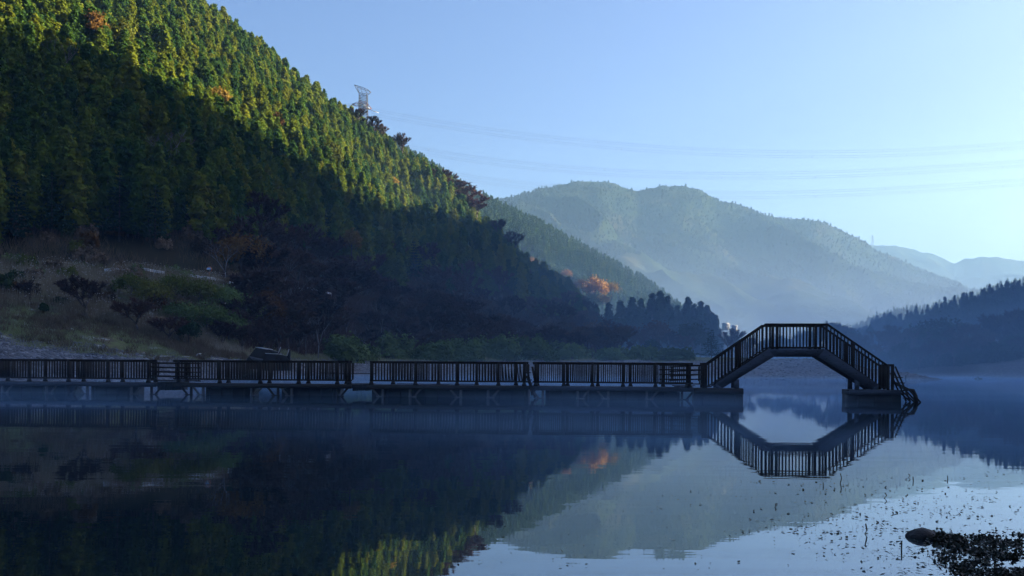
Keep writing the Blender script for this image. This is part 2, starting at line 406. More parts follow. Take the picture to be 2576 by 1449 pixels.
tag(obj("hill", hill.mesh("hill", np.linspace(-900, 1570, 260), [40, 40, 8, 6], M_hill)), "steep forested hill on the left", kind="structure")

# --- second, hazier ridge behind it
r2_px = [(700,190,1150),(900,300,1180),(1060,392,1220),(1100,416,1230),(1150,452,1240),(1250,507,1260),(1350,552,1270),(1450,602,1270),(1550,657,1260),(1650,717,1240),(1690,750,1220),(1760,800,1180),(1850,850,1120),(1950,905,1050)]
r2 = [(x, D, zpix(x, y, D) - 9) for x, y, D in r2_px]
f2 = [(x, 620 + 0.08 * (x - 700), 8) for x, y, D in r2_px]
m2 = [(a[0], a[1]*0.5 + b[1]*0.5, a[2]*0.55 + b[2]*0.45) for a, b in zip(f2, r2)]
hill2 = Loft([f2, m2, r2, [(x, D+150, z-50) for x, D, z in r2], [(x, D+520, -3) for x, D, z in r2]],
             lambda X, Y, x, D, r: np.clip((D-r[0][0])/80, 0, 1)*np.clip((r[2][0]-D)/90, 0.05, 1)*(24*fbm(X+.5*Y, Y, 150, 3)))
tag(obj("far_hill", hill2.mesh("far_hill", np.linspace(700, 1950, 150), [30, 30, 6, 5], M_hill)), "hazy green wooded ridge behind the left hill", kind="structure")

# --- right hill in the frame
r3_px = [(2060,905,640),(2140,868,660),(2165,845,665),(2200,812,680),(2230,800,690),(2300,785,705),(2360,768,720),(2420,748,735),(2480,732,745),(2530,716,755),(2576,702,760),(2700,640,770),(3000,480,790),(3300,300,800)]
r3 = [(x, D, zpix(x, y, D) - 11) for x, y, D in r3_px]
f3 = [(x, D - 190, 3.5) for x, D, z in r3]
hill3 = Loft([f3, [(a[0], a[1]*.5+b[1]*.5, a[2]*.5+b[2]*.5) for a, b in zip(f3, r3)], r3, [(x, D+60, z-12) for x, D, z in r3], [(x, D+230, -3) for x, D, z in r3]],
             lambda X, Y, x, D, r: np.clip((D-r[0][0])/50, 0, 1)*np.clip((r[2][0]-D)/40, 0.1, 1)*6*fbm(X, Y, 50, 3))
tag(obj("right_hill", hill3.mesh("right_hill", np.linspace(2060, 3300, 130), [18, 18, 5, 5], M_hill)), "dark blue wooded hill at the right edge", kind="structure")
# sunlit spur just behind it
r4_px = [(1950,900,1300),(2080,860,1320),(2160,812,1340),(2200,790,1350),(2250,778,1360),(2330,770,1380),(2450,735,1420),(2576,690,1450),(2900,560,1500)]
r4 = [(x, D, zpix(x, y, D) - 9) for x, y, D in r4_px]
hill4 = Loft([[(x, D-300, 6) for x, D, z in r4], r4, [(x, D+300, 0) for x, D, z in r4]], lambda X, Y, x, D, r: 3*fbm(X, Y, 60, 3))
tag(obj("pale_hill", hill4.mesh("pale_hill", np.linspace(1950, 2900, 80), [16, 8], M_hill)), "small pale sunlit spur behind the right hill", kind="structure")

# --- far mountains
def mtn(name, px, front, back, amp, sc, label, x0, x1, nc, nr):
    rr = [(x, D, zpix(x, y, D)) for x, y, D in px]
    ff = [(x, D - front, 10) for x, D, z in rr]
    mm = [(a[0], a[1]*.5+b[1]*.5, a[2]*.6+b[2]*.4) for a, b in zip(ff, rr)]
    L = Loft([ff, mm, rr, [(x, D+back, 0) for x, D, z in rr]],
             lambda X, Y, x, D, r: np.clip((D-r[0][0])/300, 0, 1)*np.clip((r[2][0]-D)/350, 0.02, 1)*amp*(0.7-1.6*np.abs(fbm(X+.25*Y, Y*.6, sc, 4)))
             + 5*fbm(X, Y, 40, 3)*np.clip((D-r[0][0])/300, 0, 1))
    tag(obj(name, L.mesh(name, np.linspace(x0, x1, nc), [nr, nr, 10], M_mtn)), label, kind="structure")
    return L
mA = mtn("mountain", [(900,560,2700),(1100,520,2750),(1260,500,2800),(1330,484,2830),(1400,471,2860),(1470,458,2900),(1500,457,2900),(1540,463,2900),(1600,478,2920),(1640,469,2930),(1670,466,2930),(1720,468,2940),(1760,476,2950),(1800,500,2960),(1850,515,2980),(1900,532,3000),(1950,550,3000),(2000,551,3000),(2050,555,3000),(2100,572,3010),(2150,598,3020),(2200,625,3030),(2250,650,3030),(2300,672,3020),(2350,690,3000),(2420,715,2950),(2500,745,2900),(2600,790,2850),(2750,850,2800)],
         1250, 900, 110, 560, "hazy blue double-peaked mountain", 900, 2750, 420, 60)
mB = mtn("far_mountain", [(1700,640,5000),(1900,600,5000),(2050,600,5000),(2150,612,5000),(2200,616,5000),(2250,617,5000),(2300,630,5000),(2350,640,5000),(2400,661,5000),(2430,650,4950),(2470,646,4900),(2520,648,4900),(2576,657,4900),(2700,670,4900),(3000,650,4900),(3400,640,4800)],
         1300, 1000, 110, 500, "palest and farthest mountain ridge on the right", 1700, 3400, 260, 34)

# --- mountain outside the right edge that keeps the lake in the morning shade
edge_px = [(-900,0),(-300,130),(0,165),(150,190),(380,240),(500,325),(640,405),(750,472),(900,520),(1050,546),(1210,572)]
XC = 620.0
crest = []
for x, y in edge_px:
    D = hill.depth_at(x, y + 25, 150, 500)
    p = P(x, y, D); k = (XC - p[0]) / SUNV[0]
    crest.append((p[1] + k * SUNV[1], p[2] + k * SUNV[2]))
crest.sort()
CR = [crest[0][1]]
for yv, zv in crest: pass
cy_ = np.array([c[0] for c in crest]); cz_ = np.array([c[1] for c in crest])
for x, y, D in ((1500, 762, 560), (1690, 800, 640)):
    p = P(x, y, D); k = (XC - p[0]) / SUNV[0]
    cy_ = np.append(cy_, p[1] + k * SUNV[1]); cz_ = np.append(cz_, p[2] + k * SUNV[2])
o_ = np.argsort(cy_); cy_, cz_ = cy_[o_], cz_[o_]
cy_ = np.concatenate(([-700, -300, cy_[0] - 120], cy_, [cy_[-1] + 170, cy_[-1] + 420])); cz_ = np.concatenate(([cz_.max() + 10, cz_.max() + 30, cz_.max() + 15], cz_, [105, 10]))
ys = np.linspace(-700, cy_[-1], 260)
zc = np.interp(ys, cy_, cz_) + 2.5 * fbm(ys, ys * 0 + 3.0, 14, 3)
V = []
for yv, zv in zip(ys, zc):
    x_in = max(0.545 * yv + 12, 150)
    x_in = min(x_in, XC - 40)
    for t in np.linspace(0, 1, 14):
        V.append((x_in + (XC - x_in) * t, yv, -1 + (zv + 1) * t ** 1.1 + (5 * fbm(np.array(yv), np.array(t*200), 40, 2) * t * (1 - t) * 4)))
    for t in (0.3, 0.65, 1.0): V.append((XC + 420 * t, yv, zv * (1 - t) - 1))
i = np.arange(len(V)).reshape(len(ys), 17)
F = np.stack((i[:-1, :-1], i[:-1, 1:], i[1:, 1:], i[1:, :-1]), -1).reshape(-1, 4)
tag(obj("shade_mountain", mesh_np("shade_mountain", np.array(V), F, M_mtn, True)), "wooded mountain beyond the right edge that shades the lake", kind="structure")

# --- lake bed / ground sheet to the horizon and the water
def sheet(name, x0, x1, y0, y1, z, mat, label):
    me = mesh_np(name, [(x0, y0, z), (x1, y0, z), (x1, y1, z), (x0, y1, z)], np.array([(0, 1, 2, 3)]), mat)
    return tag(obj(name, me), label, kind="structure")
sheet("ground", -6500, 6500, -900, 7000, -2.0, M_hill, "valley floor under the lake and hills")
sheet("lake_water", -420, 700, -60, 620, 0.0, M_water, "still dark lake mirroring the hills")

# ------------------------------------------------------------------ tree meshes
def quads(c, sz, rng, nrm=None, spread=1.0, asp=1.0):
    """one leaf card of size sz at each centre, facing nrm +- spread"""
    n = len(c)
    d = rng.normal(size=(n, 3))
    if nrm is not None: d = nrm + spread * d
    d /= np.linalg.norm(d, axis=1)[:, None] + 1e-9
    a = np.cross(d, rng.normal(size=(n, 3))); a /= np.linalg.norm(a, axis=1)[:, None] + 1e-9
    b = np.cross(d, a)
    sz = np.broadcast_to(np.asarray(sz, float), (n,))[:, None] * 0.5
    a, b = a * sz, b * sz * asp
    V = np.stack((c - a - b * .6, c + a * .2 - b, c + a + b * .6, c - a * .3 + b), 1).reshape(-1, 3)
    return V, np.arange(4 * n).reshape(n, 4)
def cedar_crown(seed, H=13.0, R=2.4, low=0.12, n=54, per=30, mat=None, round_=0.55, qs=0.48):
    rng = np.random.RandomState(seed)
    t = np.sort(rng.rand(n) ** 0.9)
    prof = R * np.minimum((1.02 - t) ** round_, 1.0) * (0.75 + 0.25 * np.minimum(t * 6, 1))
    ang = rng.rand(n) * 2 * np.pi
    rad = prof * (0.62 + 0.36 * rng.rand(n))
    c = np.stack((rad * np.cos(ang), rad * np.sin(ang), H * (low + (1 - low) * t)), 1)
    sizes = 0.42 + 0.42 * prof / R
    pts = np.repeat(c, per, 0) + rng.normal(size=(n * per, 3)) * np.repeat(sizes, per)[:, None] * np.array((0.46, 0.46, 0.46))
    out = pts * np.array((1, 1, 0)); out /= np.linalg.norm(out, axis=1)[:, None] + 1e-6
    nr = out + np.array((0, 0, 0.75))
    V, F = quads(pts, qs * (0.7 + 0.6 * rng.rand(len(pts))), rng, nr, 0.55)
    # spire
    m = 40
    tz = rng.rand(m)
    sp = np.stack((rng.normal(size=m) * 0.28 * (1.1 - tz), rng.normal(size=m) * 0.28 * (1.1 - tz), H * (0.93 + 0.09 * tz)), 1)
    V2, F2 = quads(sp, 0.42, rng)
    # dense core
    m = 260
    tz = rng.rand(m); pr = R * 0.55 * (1.02 - tz) ** round_
    an = rng.rand(m) * 2 * np.pi
    co = np.stack((pr * np.cos(an), pr * np.sin(an), H * (low + (0.97 - low) * tz)), 1)
    V3, F3 = quads(co, 1.0, rng, co * np.array((1, 1, 0)), 0.4)
    V = np.concatenate((V, V2, V3)); F = np.concatenate((F, F2 + 4 * len(F), F3 + 4 * (len(F) + len(F2))))
    return mesh_np("crown", V, F, mat)
def trunk_mesh(H, r, mat, lean=0.0, k=6):
    b = MB(); b.tube([(0, 0, -1.0), (lean * .3, 0, H * .35), (lean, 0, H * .95)], [r, r * .75, r * .2], k)
    return b.mesh("trunk", mat)
def bare_tree(seed, H=10.0, spread=0.6, depth=5, twig_w=0.05, mtw=None, mbark=None, ntw=26, low=0.28):
    """branching trunk and limbs as one mesh, fine twigs as the crown"""
    rng = np.random.RandomState(seed)
    b = MB(); tips = []
    def grow(p, d, L, r, lv):
        q = p + d * L * 0.5 + rng.normal(size=3) * L * 0.04
        e = q + (d + np.array((0, 0, 0.10)) + rng.normal(size=3) * 0.12) * L * 0.5
        b.tube([p, q, e], [r, r * .82, r * .62], 5 if lv < 2 else 4 if lv < 3 else 3)
        if lv >= 2: tips.append((p, e, L))
        if lv >= depth: return
        n = 2 if lv > 0 and rng.rand() < .55 else 3
        a0 = rng.rand() * 6.28
        for i in range(n):
            an = a0 + i * 6.28 / n + rng.normal() * .3
            side = np.array((math.cos(an), math.sin(an), 0))
            nd = d * (1 - spread * .55) + side * spread * (0.75 + .5 * rng.rand()) + np.array((0, 0, .16))
            nd /= np.linalg.norm(nd)
            grow(e, nd, L * (0.66 + .18 * rng.rand()), r * .60, lv + 1)
    grow(np.array((0, 0, -.5)), np.array((rng.normal() * .05, rng.normal() * .05, 1.0)), H * low, H * .018, 0)
    V = []
    for p, e, L in tips:
        for k in range(ntw):
            t = rng.rand(); s_ = p + (e - p) * t
            d = (e - p) / (np.linalg.norm(e - p) + 1e-6) * .7 + rng.normal(size=3) * .55 + np.array((0, 0, .12))
            d *= L * (.35 + .55 * rng.rand()) / (np.linalg.norm(d) + 1e-6)
            w = np.cross(d, rng.normal(size=3)); w *= twig_w / (np.linalg.norm(w) + 1e-6)
            V += [s_ - w, s_ + w, s_ + d]
    V = np.array(V)
    sc = H / max(V[:, 2].max(), 1e-3)
    return (lambda m: (m.transform(Matrix.Scale(sc, 4)), m)[1])(b.mesh("trunk", mbark)), mesh_np("crown", V * sc, np.arange(len(V)).reshape(-1, 3), mtw)
def leafy_crown(seed, H, R, n, per, mat, qs=0.4, base=0.35, flat=1.0):
    rng = np.random.RandomState(seed)
    d = rng.normal(size=(n, 3)); d /= np.linalg.norm(d, axis=1)[:, None]
    d[:, 2] = np.abs(d[:, 2]) * 1.1 - 0.35
    rad = (0.55 + 0.45 * rng.rand(n))[:, None]
    c = d * rad * np.array((R, R, H * (1 - base) * .62 * flat)) + np.array((0, 0, H * (base + (1 - base) * .42)))
    pts = np.repeat(c, per, 0) + rng.normal(size=(n * per, 3)) * R * 0.13
    nr = np.repeat(d, per, 0) + np.array((0, 0, .5))
    V, F = quads(pts, qs * (.6 + .8 * rng.rand(len(pts))), rng, nr, .7)
    return mesh_np("crown", V, F, mat)
def bush_mesh(seed, H, R, n, per, mat, qs=.32):
    rng = np.random.RandomState(seed)
    a = rng.rand(n) * 6.283; ph = np.arccos(rng.rand(n) ** .8)
    lump = 0.8 + .28 * np.sin(a * 3 + seed) * np.sin(ph * 2)
    d = np.stack((np.sin(ph) * np.cos(a), np.sin(ph) * np.sin(a), np.cos(ph)), 1)
    c = d * lump[:, None] * np.array((R, R * .8, H)) * (.72 + .28 * rng.rand(n))[:, None]
    pts = np.repeat(c, per, 0) + rng.normal(size=(n * per, 3)) * min(R, H) * .09
    pts[:, 2] = np.maximum(pts[:, 2], -.3)
    V, F = quads(pts, qs * (.6 + .8 * rng.rand(len(pts))), rng, np.repeat(d, per, 0) + np.array((0, 0, .4)), .6)
    return mesh_np("foliage", V, F, mat)
def pine_crown(seed, H, R, mat, layers=15, qs=.42):
    rng = np.random.RandomState(seed); C_ = []; N = []
    for L in range(layers):
        t = (L + .3) / layers
        z = H * (.16 + .82 * t); r = R * (1.03 - t) ** .8 * (.75 + .4 * rng.rand())
        nb = 7 if t < .7 else 4
        a0 = rng.rand() * 6.28
        for i in range(nb):
            an = a0 + i * 6.283 / nb + rng.normal() * .25; rr = r * (.7 + .5 * rng.rand())
            m = max(8, int(46 * rr / R))
            s_ = rng.rand(m) ** .6
            wdt = .34 * rr * (1.1 - s_) + .12
            lat = rng.normal(size=m) * wdt * .6
            x = s_ * rr * math.cos(an) - lat * math.sin(an); y = s_ * rr * math.sin(an) + lat * math.cos(an)
            C_.append(np.stack((x, y, z + .10 * rr * s_ + rng.normal(size=m) * .12), 1))
    pts = np.concatenate(C_)
    V, F = quads(pts, qs * (.6 + .8 * rng.rand(len(pts))), rng, np.array((0, 0, 1.0)), .45, .7)
    return mesh_np("crown", V, F, mat)

CEDARS = [cedar_crown(11 + k, 11.0 + .8 * (k % 3), 2.45 + .22 * (k % 3), mat=M_cedar) for k in range(5)]
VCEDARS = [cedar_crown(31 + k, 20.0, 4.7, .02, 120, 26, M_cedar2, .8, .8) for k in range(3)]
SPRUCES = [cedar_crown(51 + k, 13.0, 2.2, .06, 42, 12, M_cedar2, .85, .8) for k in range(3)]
CTRUNK = trunk_mesh(11.0, .22, M_bark)
VTRUNK = trunk_mesh(20.0, .3, M_bark)
FARCEDARS = [cedar_crown(71 + k, 11.0, 2.4, .06, 30, 9, M_ridge, .72, 1.0) for k in range(3)]
BROAD = [cedar_crown(91 + k, 10.0, 4.2, .05, 26, 9, M_mtree, .42, 1.6) for k in range(3)]
BARE = [bare_tree(100 + k, 10.0, .48, 4, .055, M_twig, M_bark, 34, .15) for k in range(4)]
REDBARE = [bare_tree(120 + k, 9.0, .6, 4, .055, M_redtwig, M_bark, 40, .15) for k in range(2)]
PALEBARE = [bare_tree(140 + k, 11.0, .5, 4, .022, M_twig, M_palebark, 7, .34) for k in range(3)]

# ------------------------------------------------------------------ forests as one mass (geometry nodes, instances of the same crowns)
def forest(name, label, pts, scl, meshes, seed):
    coll = bpy.data.collections.new(name + "_kinds")
    for k, m in enumerate(meshes): coll.objects.link(bpy.data.objects.new("crown", m))
    rng = np.random.RandomState(seed); n = len(pts)
    me = bpy.data.meshes.new(name)
    me.vertices.add(n); me.vertices.foreach_set("co", np.asarray(pts, np.float32).ravel())
    for an, ty, val in (("pick", 'INT', rng.randint(0, len(meshes), n).astype(np.int32)), ("scl", 'FLOAT', np.asarray(scl, np.float32)), ("yaw", 'FLOAT', (rng.rand(n) * 6.283).astype(np.float32)), ("fat", 'FLOAT', (.88 + .3 * rng.rand(n)).astype(np.float32))):
        me.attributes.new(an, ty, 'POINT').data.foreach_set("value", val)
    o = tag(obj(name, me), label, kind="stuff")
    ng = bpy.data.node_groups.new(name + "_nodes", 'GeometryNodeTree')
    ng.interface.new_socket("Geometry", in_out='INPUT', socket_type='NodeSocketGeometry')
    ng.interface.new_socket("Geometry", in_out='OUTPUT', socket_type='NodeSocketGeometry')
    N, Lk = ng.nodes, ng.links
    gi, go = N.new("NodeGroupInput"), N.new("NodeGroupOutput")
    m2p = N.new("GeometryNodeMeshToPoints"); iop = N.new("GeometryNodeInstanceOnPoints"); ci = N.new("GeometryNodeCollectionInfo")
    ci.inputs["Collection"].default_value = coll
    ci.inputs["Separate Children"].default_value = True
    ci.inputs["Reset Children"].default_value = True
    def attr(a, dt):
        q = N.new("GeometryNodeInputNamedAttribute"); q.data_type = dt; q.inputs["Name"].default_value = a
        return q.outputs[0]
    cz = N.new("ShaderNodeCombineXYZ"); Lk.new(attr("yaw", 'FLOAT'), cz.inputs[2])
    cs = N.new("ShaderNodeCombineXYZ"); mu = N.new("ShaderNodeMath"); mu.operation = 'MULTIPLY'
    sa = attr("scl", 'FLOAT'); Lk.new(sa, mu.inputs[0]); Lk.new(attr("fat", 'FLOAT'), mu.inputs[1])
    Lk.new(mu.outputs[0], cs.inputs[0]); Lk.new(mu.outputs[0], cs.inputs[1]); Lk.new(sa, cs.inputs[2])
    Lk.new(gi.outputs[0], m2p.inputs[0]); Lk.new(m2p.outputs[0], iop.inputs["Points"]); Lk.new(ci.outputs[0], iop.inputs["Instance"])
    iop.inputs["Pick Instance"].default_value = True
    Lk.new(attr("pick", 'INT'), iop.inputs["Instance Index"])
    Lk.new(cz.outputs[0], iop.inputs["Rotation"]); Lk.new(cs.outputs[0], iop.inputs["Scale"])
    Lk.new(iop.outputs[0], go.inputs[0])
    o.modifiers.new("forest", 'NODES').node_group = ng
    return o
def scatter(loft, x0, x1, gap, seed, lo, hi, off=0.0, bounds=None):
    """jittered grid over the sheet between curve lo and curve hi (fractions allowed)"""
    rng = np.random.RandomState(seed)
    r = loft.rows(np.linspace(x0, x1, 80)); cols = np.linspace(x0, x1, 80)
    dmin, dmax = min(a[0].min() for a in r), max(a[0].max() for a in r)
    Xm = max(abs((x0 - CX) / S), abs((x1 - CX) / S)) * dmax
    gx, gy = np.meshgrid(np.arange(-Xm, Xm, gap), np.arange(dmin, dmax, gap))
    X = gx.ravel() + (rng.rand(gx.size) - .5) * gap * .95; Y = gy.ravel() + (rng.rand(gx.size) - .5) * gap * .95
    x = CX + S * X / Y
    k = (x > x0) & (x < x1); X, Y, x = X[k], Y[k], x[k]
    rows = loft.rows(x)
    def cut(t):
        i = min(int(t), len(rows) - 2); fr = t - i
        return rows[i][0] * (1 - fr) + rows[i+1][0] * fr
    k = (Y > cut(lo)) & (Y < cut(hi)); X, Y, x = X[k], Y[k], x[k]
    Z = loft.z(x, Y) - .3
    return X, Y, Z, x

# left hill: the nearest 300 cedars are things, the rest of the wood one mass; the foot right of the road is bare deciduous wood
X, Y, Z, x = scatter(hill, -420, 1545, 3.25, 3, 0.06, 3.5)
py = proj(X, Y, Z)[1]
band = np.interp(x, [-420, 300, 560, 750, 900, 1100, 1300, 1450, 1545], [600, 610, 620, 640, 690, 720, 760, 815, 850])
rngf = np.random.RandomState(9)
is_cedar = py < band + rngf.normal(size=len(py)) * 14
sc_ = .58 + .56 * rngf.rand(len(X)) + .12 * fbm(X, Y, 30, 2)
sc_ *= np.interp(x, [1380, 1545], [1.0, .8])
ci_ = np.where(is_cedar)[0]
vis = ci_[(x[ci_] > -10) & (x[ci_] < 1500) & (Y[ci_] < np.interp(x[ci_], *zip(*[(a[0], a[1]) for a in ridge])))]
near = vis[np.argsort(Y[vis])][:300]
rest = np.setdiff1d(ci_, near)
forest("cedar_forest", "dense cedar forest covering the steep left hill, sunlit above and shaded below", np.stack((X, Y, Z), 1)[rest], sc_[rest], CEDARS, 1)

def thing_tree(name, label, cat, trunk, crown, loc, s=1.0, rz=0.0, group=None, fat=1.0, crown_name="crown"):
    o = empty(name, loc, rz); o.scale = (s * fat, s * fat, s)
    tag(o, label, cat, group)
    if trunk is not None: obj("trunk", trunk, o)
    obj(crown_name, crown, o)
    return o
proto = None
for n_, k in enumerate(near):
    if n_ < 5:
        o = thing_tree("cedar_tree", "", "tree", CTRUNK, CEDARS[n_], (0, 0, 0))
        proto = (proto or []) + [o]
    else:
        src = proto[n_ % 5]; o = src.copy(); COL.objects.link(o)
        for ch in src.children:
            c = ch.copy(); c.parent = o; COL.objects.link(c)
    o.location = (X[k], Y[k], Z[k]); o.rotation_euler = (0, 0, rngf.rand() * 6.28)
    o.scale = (sc_[k] * (.9 + .25 * rngf.rand()), sc_[k] * (.9 + .25 * rngf.rand()), sc_[k])
    tag(o, "shaded cedar in the lowest rows of the dense forest on the left hill", "tree", "cedars at the foot of the left hill")

# bare wood along the foot of the hill
bi = np.where(~is_cedar & (x > 560) & (x < 1530))[0]
rb = np.random.RandomState(4); rb.shuffle(bi)
kept = []
for k in bi:
    if all((X[k]-X[j])**2 + (Y[k]-Y[j])**2 > 6.4**2 for j in kept): kept.append(k)
    if len(kept) > 135: break
def copy_thing(src, loc, s, rz, label, group, fat=1.0):
    o = src.copy(); COL.objects.link(o)
    for ch in src.children:
        c = ch.copy(); c.parent = o; COL.objects.link(c)
    o.location = loc; o.scale = (s * fat, s * fat, s); o.rotation_euler = (0, 0, rz)
    return tag(o, label, None, group)
bsrc = []
for n_, k in enumerate(kept):
    z = max(Z[k], float(bank.z(x[k], Y[k])))
    lab, grp = "bare brown tree in the thicket along the foot of the left hill", "bare trees along the foot of the left hill"
    s = .8 + .45 * rb.rand()
    if n_ < 4:
        o = thing_tree("bare_tree", lab, "tree", *BARE[n_], (X[k], Y[k], z), s, rb.rand() * 6, grp, 1.1); bsrc.append(o)
    else: copy_thing(bsrc[n_ % 4], (X[k], Y[k], z), s, rb.rand() * 6, lab, grp, 1.0 + .3 * rb.rand())

rb = np.random.RandomState(44); n_add = 0; spots = []
for k in range(4000):
    x_ = 610 + 940 * rb.rand(); t = 3.0 + 2.0 * rb.rand()
    r = bank.rows(np.array([x_])); i_ = min(int(t), 5); D = float(r[i_][0][0] * (1 - t + i_) + r[i_+1][0][0] * (t - i_))
    X_ = (x_ - CX) / S * D
    if any((X_ - a)**2 + (D - b_)**2 < 4.6**2 for a, b_ in spots): continue
    spots.append((X_, D)); n_add += 1
    copy_thing(bsrc[rb.randint(4)], (X_, D, float(bank.z(x_, D)) - .1), .5 + .4 * rb.rand(), rb.rand() * 6, "bare brown tree in the thicket along the foot of the left hill", "bare trees along the foot of the left hill", 1.25 + .4 * rb.rand())
    if n_add >= 120: break
psrc = None; rb = np.random.RandomState(71)
for k in range(16):
    x_ = (640, 735, 770, 800, 845, 905, 960, 1010, 1085, 1130, 1180, 1225, 1290, 1330, 1385, 1410)[k]; D = float(np.interp(x_, [600, 780, 1000, 1200, 1350, 1500], [160, 205, 245, 285, 300, 310])) - 8 - 22 * rb.rand()
    loc = ((x_ - CX) / S * D, D, float(bank.z(x_, D)) - .2); lab, grp = "thin pale-stemmed bare tree standing in the dark thicket", "pale-stemmed trees in the dark thicket"
    if psrc is None: psrc = thing_tree("pale_barked_tree", lab, "tree", *PALEBARE[0], loc, .8, 1.0, grp, .7)
    else: copy_thing(psrc, loc, .55 + .4 * rb.rand(), rb.rand() * 6, lab, grp, .7)
for i_, (x_, y_, kd, hh, lb) in enumerate(((30, 45, "gold", 9, "golden tree in the sunlit cedars at the top left corner"), (230, 110, "rust", 8, "rusty tree among the sunlit cedars in the upper left"), (545, 285, "gold", 8, "golden tree at the shadow edge in the middle of the hill"),
        (300, 130, "yellow", 8, "pale yellow-green tree in the sunlit cedars left of the golden shadow-edge tree"), (690, 330, "rust", 7, "rusty tree in the sunlit cedars right of the golden shadow-edge tree"), (150, 255, "pale", 11, "grey leafless tree in the shaded cedars high on the left"), (830, 420, "yellow", 8, "yellow-green tree in the sunlit cedars below the pylon"),
        (420, 470, "pale", 11, "grey leafless tree among the shaded cedars above the broad pine"), (985, 470, "gold", 7, "small golden tree near the lower end of the sunlit band"))):
    D = hill.depth_at(x_, y_ + 45, 150, 520); z_ = float(hill.z(x_, D)); s_ = hh / 8.0
    loc = ((x_ - CX) / S * D, D, z_ + 1.5)
    if kd == "pale": thing_tree("dead_tree", lb, "tree", *PALEBARE[i_ % 3], loc, 1.25, i_, None, .9)
    else:
        m_ = {"gold": M_gold, "rust": M_rust, "yellow": M_yellow}[kd]
        thing_tree("autumn_tree", lb, "tree", CTRUNK, leafy_crown(500 + i_, 12.5, 3.4, 60, 24, m_, .55, .3), loc, s_, i_)
# other woods
X, Y, Z, x = scatter(hill2, 980, 1800, 5.2, 8, 0.15, 3.2)
forest("ridge_forest", "hazy green forest on the second ridge", np.stack((X, Y, Z), 1), .75 + .45 * np.random.RandomState(2).rand(len(X)), FARCEDARS, 2)
X, Y, Z, x = scatter(hill3, 2120, 2760, 5.0, 12, 0.5, 3.4)
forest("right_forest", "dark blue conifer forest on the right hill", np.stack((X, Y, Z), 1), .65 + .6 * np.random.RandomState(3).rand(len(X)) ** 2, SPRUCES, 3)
X, Y, Z, x = scatter(hill4, 2060, 2640, 7.0, 14, 0.3, 1.3)
forest("spur_forest", "pale sunlit trees on the spur behind the right hill", np.stack((X, Y, Z), 1), .6 + .6 * np.random.RandomState(4).rand(len(X)), FARCEDARS, 4)
X, Y, Z, x = scatter(mA, 1180, 2500, 11.0, 15, 0.8, 2.08)
forest("mountain_forest", "hazy woods on the double-peaked mountain", np.stack((X, Y, Z), 1), .35 + .55 * np.random.RandomState(6).rand(len(X)) ** 2, BROAD, 5)

# ------------------------------------------------------------------ single trees and bushes, placed on the ground where the photo shows them
def on_ground(loft, x, y, d0, d1):
    D = loft.depth_at(x, y, d0, d1); z = float(loft.z(x, D))
    return np.array(((x - CX) / S * D, D, z)), D
def height(y0, y1, D): return (y0 - y1) / S * D

def put_pine(x, yb, yt, label, loft=None, D=None, wid=.30, seed=0):
    if D is None: p, D = on_ground(loft, x, yb, 100, 420)
    else: p = P(x, yb, D)
    H = height(yb, yt, D)
    b = trunk_mesh(H, max(.12, H * .014), M_bark)
    return thing_tree("pine_tree", label, "tree", b, pine_crown(seed + 7, H, H * wid, M_pine, 13, max(.3, H * .034)), p - np.array((0, 0, .3)))
PINES = [(40,620,440,"dark pine at the left edge below the cedars"),(130,600,420,"tall dark pine second from the left edge below the cedars"),
         (185,575,395,"slim dark pine rising against the shaded cedars above the reeds"),(300,612,408,"tallest dark pine in the middle of the left slope above the reeds"),
         (390,622,455,"broad dark pine right of the tallest pine above the guardrail"),(455,590,470,"dark pine behind the broad pine near the bare grey tree"),
         (545,580,455,"dark pine just left of the orange-topped tree"),(610,575,470,"dark pine directly above the orange-topped tree"),
         (745,590,470,"dark pine right of the orange-topped tree among cedars"),(820,640,520,"dark pine beside the golden tree at the forest edge"),
         (1040,712,600,"bluish pine standing above the bare thicket, left one of two"),(1085,716,632,"bluish pine standing above the bare thicket, right one of two")]
for i_, (px_, yb, yt, lb) in enumerate(PINES):
    lf = hill
    D = hill.depth_at(px_, yb, 146, 420); z = float(hill.z(px_, D))
    put_pine(px_, yb, yt, lb, D=D, wid=.26 + .05 * (i_ % 3), seed=i_)
put_pine(1790, 906, 824, "single spreading pine beside the left foot of the arched bridge", D=268, wid=.42, seed=30)
put_pine(2189, 842, 813, "small layered pine on the right shore above the arched bridge", D=430, wid=.5, seed=31)

def put(kind, name, x, yb, yt, label, D, wf=None, group=None, seed=0, cat="tree"):
    p = P(x, yb, D); H = height(yb, yt, D); rng = np.random.RandomState(seed + int(x))
    if kind in ("bare", "red", "pale"):
        src = {"bare": BARE, "red": REDBARE, "pale": PALEBARE}[kind]; tr, cr_ = src[(seed + int(x)) % len(src)]
        base = {"bare": 10.0, "red": 9.0, "pale": 11.0}[kind]
        return thing_tree(name, label, cat, tr, cr_, p, H / base, rng.rand() * 6, group, wf or 1.0)
    mat = {"orange": M_autumn, "gold": M_gold, "rust": M_rust, "yellow": M_yellow, "green": M_bush, "dark": M_cedar2}[kind]
    R = H * (wf or .5)
    cr_ = leafy_crown(seed + int(x), H, R, 70, 24, mat, max(.22, H * .05), .25)
    b = MB(); b.tube([(0, 0, -.6), (0, 0, H * .3), (R * .1, 0, H * .7)], [H * .025, H * .02, H * .008], 6)
    for k in range(5):
        an = k * 1.26 + rng.rand(); b.tube([(0, 0, H * (.25 + .05 * k)), (R * .6 * math.cos(an), R * .6 * math.sin(an), H * (.5 + .08 * k))], [H * .012, H * .004], 5)
    return thing_tree(name, label, cat, b.mesh("trunk", M_bark), cr_, p, 1.0, 0, group)
def bankD(x, y, d0=90, d1=330): return bank.depth_at(x, y, d0, d1)

